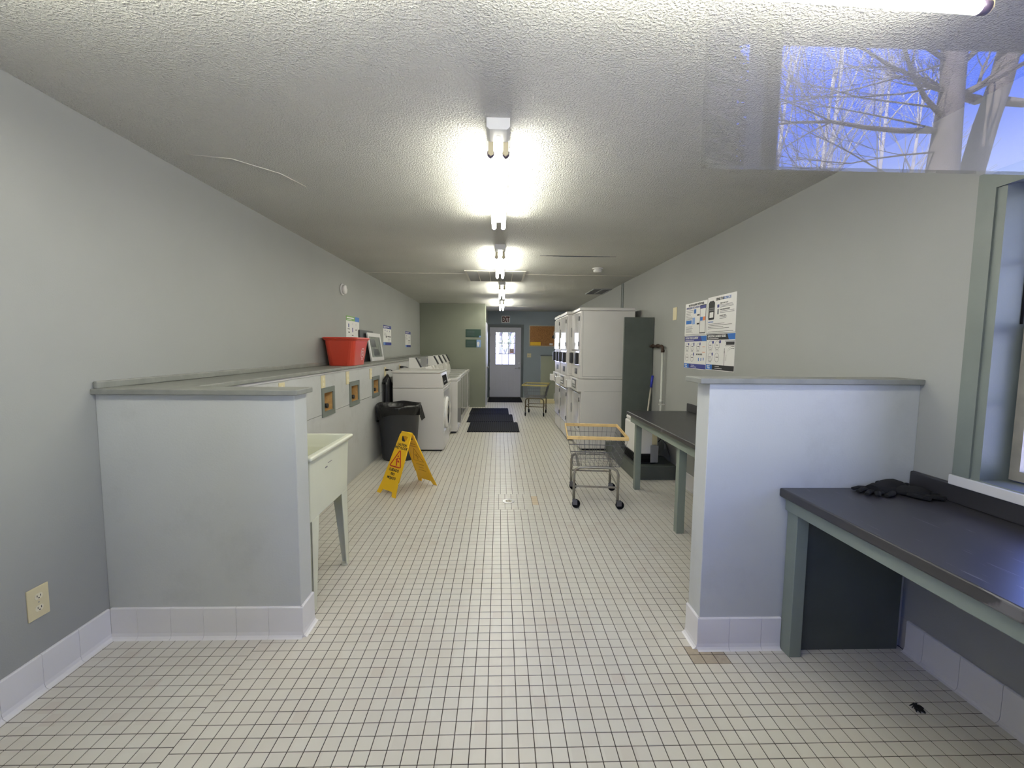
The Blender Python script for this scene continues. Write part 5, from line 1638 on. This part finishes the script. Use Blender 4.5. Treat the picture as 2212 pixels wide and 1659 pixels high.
# ------------------------------------------------------------------ red tote and frames on the ledge
rt = thing('red_tote', 'red plastic recycling tote with white emblem on the grey ledge', 'tote', (-1.69, 5.0, 1.229))
def rrect(cx, cy, hx, hy, r, n_=4):
    out = []
    for (qx, qy, a0) in ((cx + hx - r, cy - hy + r, -PI / 2), (cx + hx - r, cy + hy - r, 0), (cx - hx + r, cy + hy - r, PI / 2), (cx - hx + r, cy - hy + r, PI)):
        for k in range(n_ + 1):
            a = a0 + k * PI / 2 / n_
            out.append((qx + r * math.cos(a), qy + r * math.sin(a)))
    return out
def loftr(levels):
    mb = MB(); n_ = None; vs = []
    for (cx, cy, hx, hy, r, z) in levels:
        p = rrect(cx, cy, hx, hy, r); n_ = len(p)
        vs += [(a, b, z) for a, b in p]
    fs = []; sm = []
    for i_ in range(len(levels) - 1):
        for j in range(n_):
            k = (j + 1) % n_
            fs.append((i_ * n_ + j, i_ * n_ + k, (i_ + 1) * n_ + k, (i_ + 1) * n_ + j)); sm.append(False)
    fs.append(tuple(range(n_ - 1, -1, -1))); sm.append(False)
    m0 = (len(levels) - 1) * n_
    fs.append(tuple(range(m0, m0 + n_))); sm.append(False)
    mb.add(vs, fs, sm)
    return mb
zb = 1.230
lv = [(-1.705, 5.00, 0.132, 0.215, 0.06, zb), (-1.700, 5.00, 0.165, 0.255, 0.055, zb + 0.27), (-1.700, 5.00, 0.172, 0.262, 0.055, zb + 0.272), (-1.700, 5.00, 0.175, 0.265, 0.055, zb + 0.285),
      (-1.700, 5.00, 0.186, 0.276, 0.06, zb + 0.288), (-1.700, 5.00, 0.186, 0.276, 0.06, zb + 0.305), (-1.700, 5.00, 0.160, 0.250, 0.05, zb + 0.307), (-1.705, 5.00, 0.125, 0.205, 0.05, zb + 0.012)]
build('tote_body', loftr(lv), 'red', rt, 0.003, world=True)
mb = MB()
for k in range(5):
    y = 4.86 + k * 0.07
    mb.hexa([(-1.5305, y, zb + 0.19), (-1.5305, y + 0.02, zb + 0.19), (-1.5355, y + 0.02, zb + 0.19), (-1.5355, y, zb + 0.19),
             (-1.520, y, zb + 0.268), (-1.520, y + 0.02, zb + 0.268), (-1.53, y + 0.02, zb + 0.268), (-1.53, y, zb + 0.268)])
up = Vector((0.035, 0, 0.27)).normalized()
M = frameM((-1.562, 5.06, zb + 0.075), (0, 1, 0), up)
M.translation = Vector((-1.5715 + 0.0125, 5.06, zb + 0.085)) + Vector((0.003, 0, 0))
mb = MB(M); mb.ring(0.050, 0.060, 0, 0.0015, 28, (0, 0.045, 0)); mb.box(-0.024, 0.024, 0.02, 0.074, 0, 0.0015); mb.box(-0.03, 0.03, 0.098, 0.104, 0, 0.0015); mb.box(-0.03, 0.03, -0.028, -0.022, 0, 0.0015)
em = build('emblem', mb, 'pink', rt, world=True)
mb = MB(M); mb.box(-0.012, 0.012, 0.034, 0.060, 0.0015, 0.002)
build('emblem_centre', mb, 'red', em, world=True)

pf = thing('picture_frame', 'white picture frame with grey mat leaning on the left wall past the tote', 'picture frame', (-1.80, 6.5, 1.229))
up = Vector((-0.062, 0, 0.40)).normalized()
M = frameM((-1.775, 6.22, 1.232), (0, 1, 0), up)
mb = MB(M); mb.panel(0, 0.66, 0, 0.405, -0.018, 0.0, [(0.055, 0.605, 0.055, 0.35)], 'z'); build('frame', mb, 'sill', pf, 0.004, world=True)
mb = MB(M); mb.box(0.05, 0.61, 0.05, 0.355, -0.014, -0.010); build('mat', mb, 'photo', pf, world=True)
mb = MB(M); mb.box(0.13, 0.36, 0.20, 0.32, -0.010, -0.009); mb.box(0.20, 0.48, 0.08, 0.17, -0.010, -0.009); build('print', mb, 'dispgrey', pf, world=True)
M = frameM((-1.858, 6.02, 1.232), (0, 1, 0), Vector((-0.018, 0, 0.43)).normalized())
mb = MB(M); mb.box(0, 0.62, 0, 0.43, -0.012, 0.0)
build('dark_board', mb, 'dispgrey', None, label='thin dark board leaning behind the white picture frame', cat='board')

# ------------------------------------------------------------------ turn the lettering into plain meshes
dg = bpy.context.evaluated_depsgraph_get()
for o in [o for o in scene.objects if o.type == 'FONT']:
    me = bpy.data.meshes.new_from_object(o.evaluated_get(dg))
    n = bpy.data.objects.new('print_tmp', me)
    COL.objects.link(n)
    par, ml, nm = o.parent, o.matrix_local.copy(), o.name
    if not len(me.materials):
        me.materials.append(o.data.materials[0])
    bpy.data.objects.remove(o)
    n.name = nm
    n.parent = par
    n.matrix_local = ml
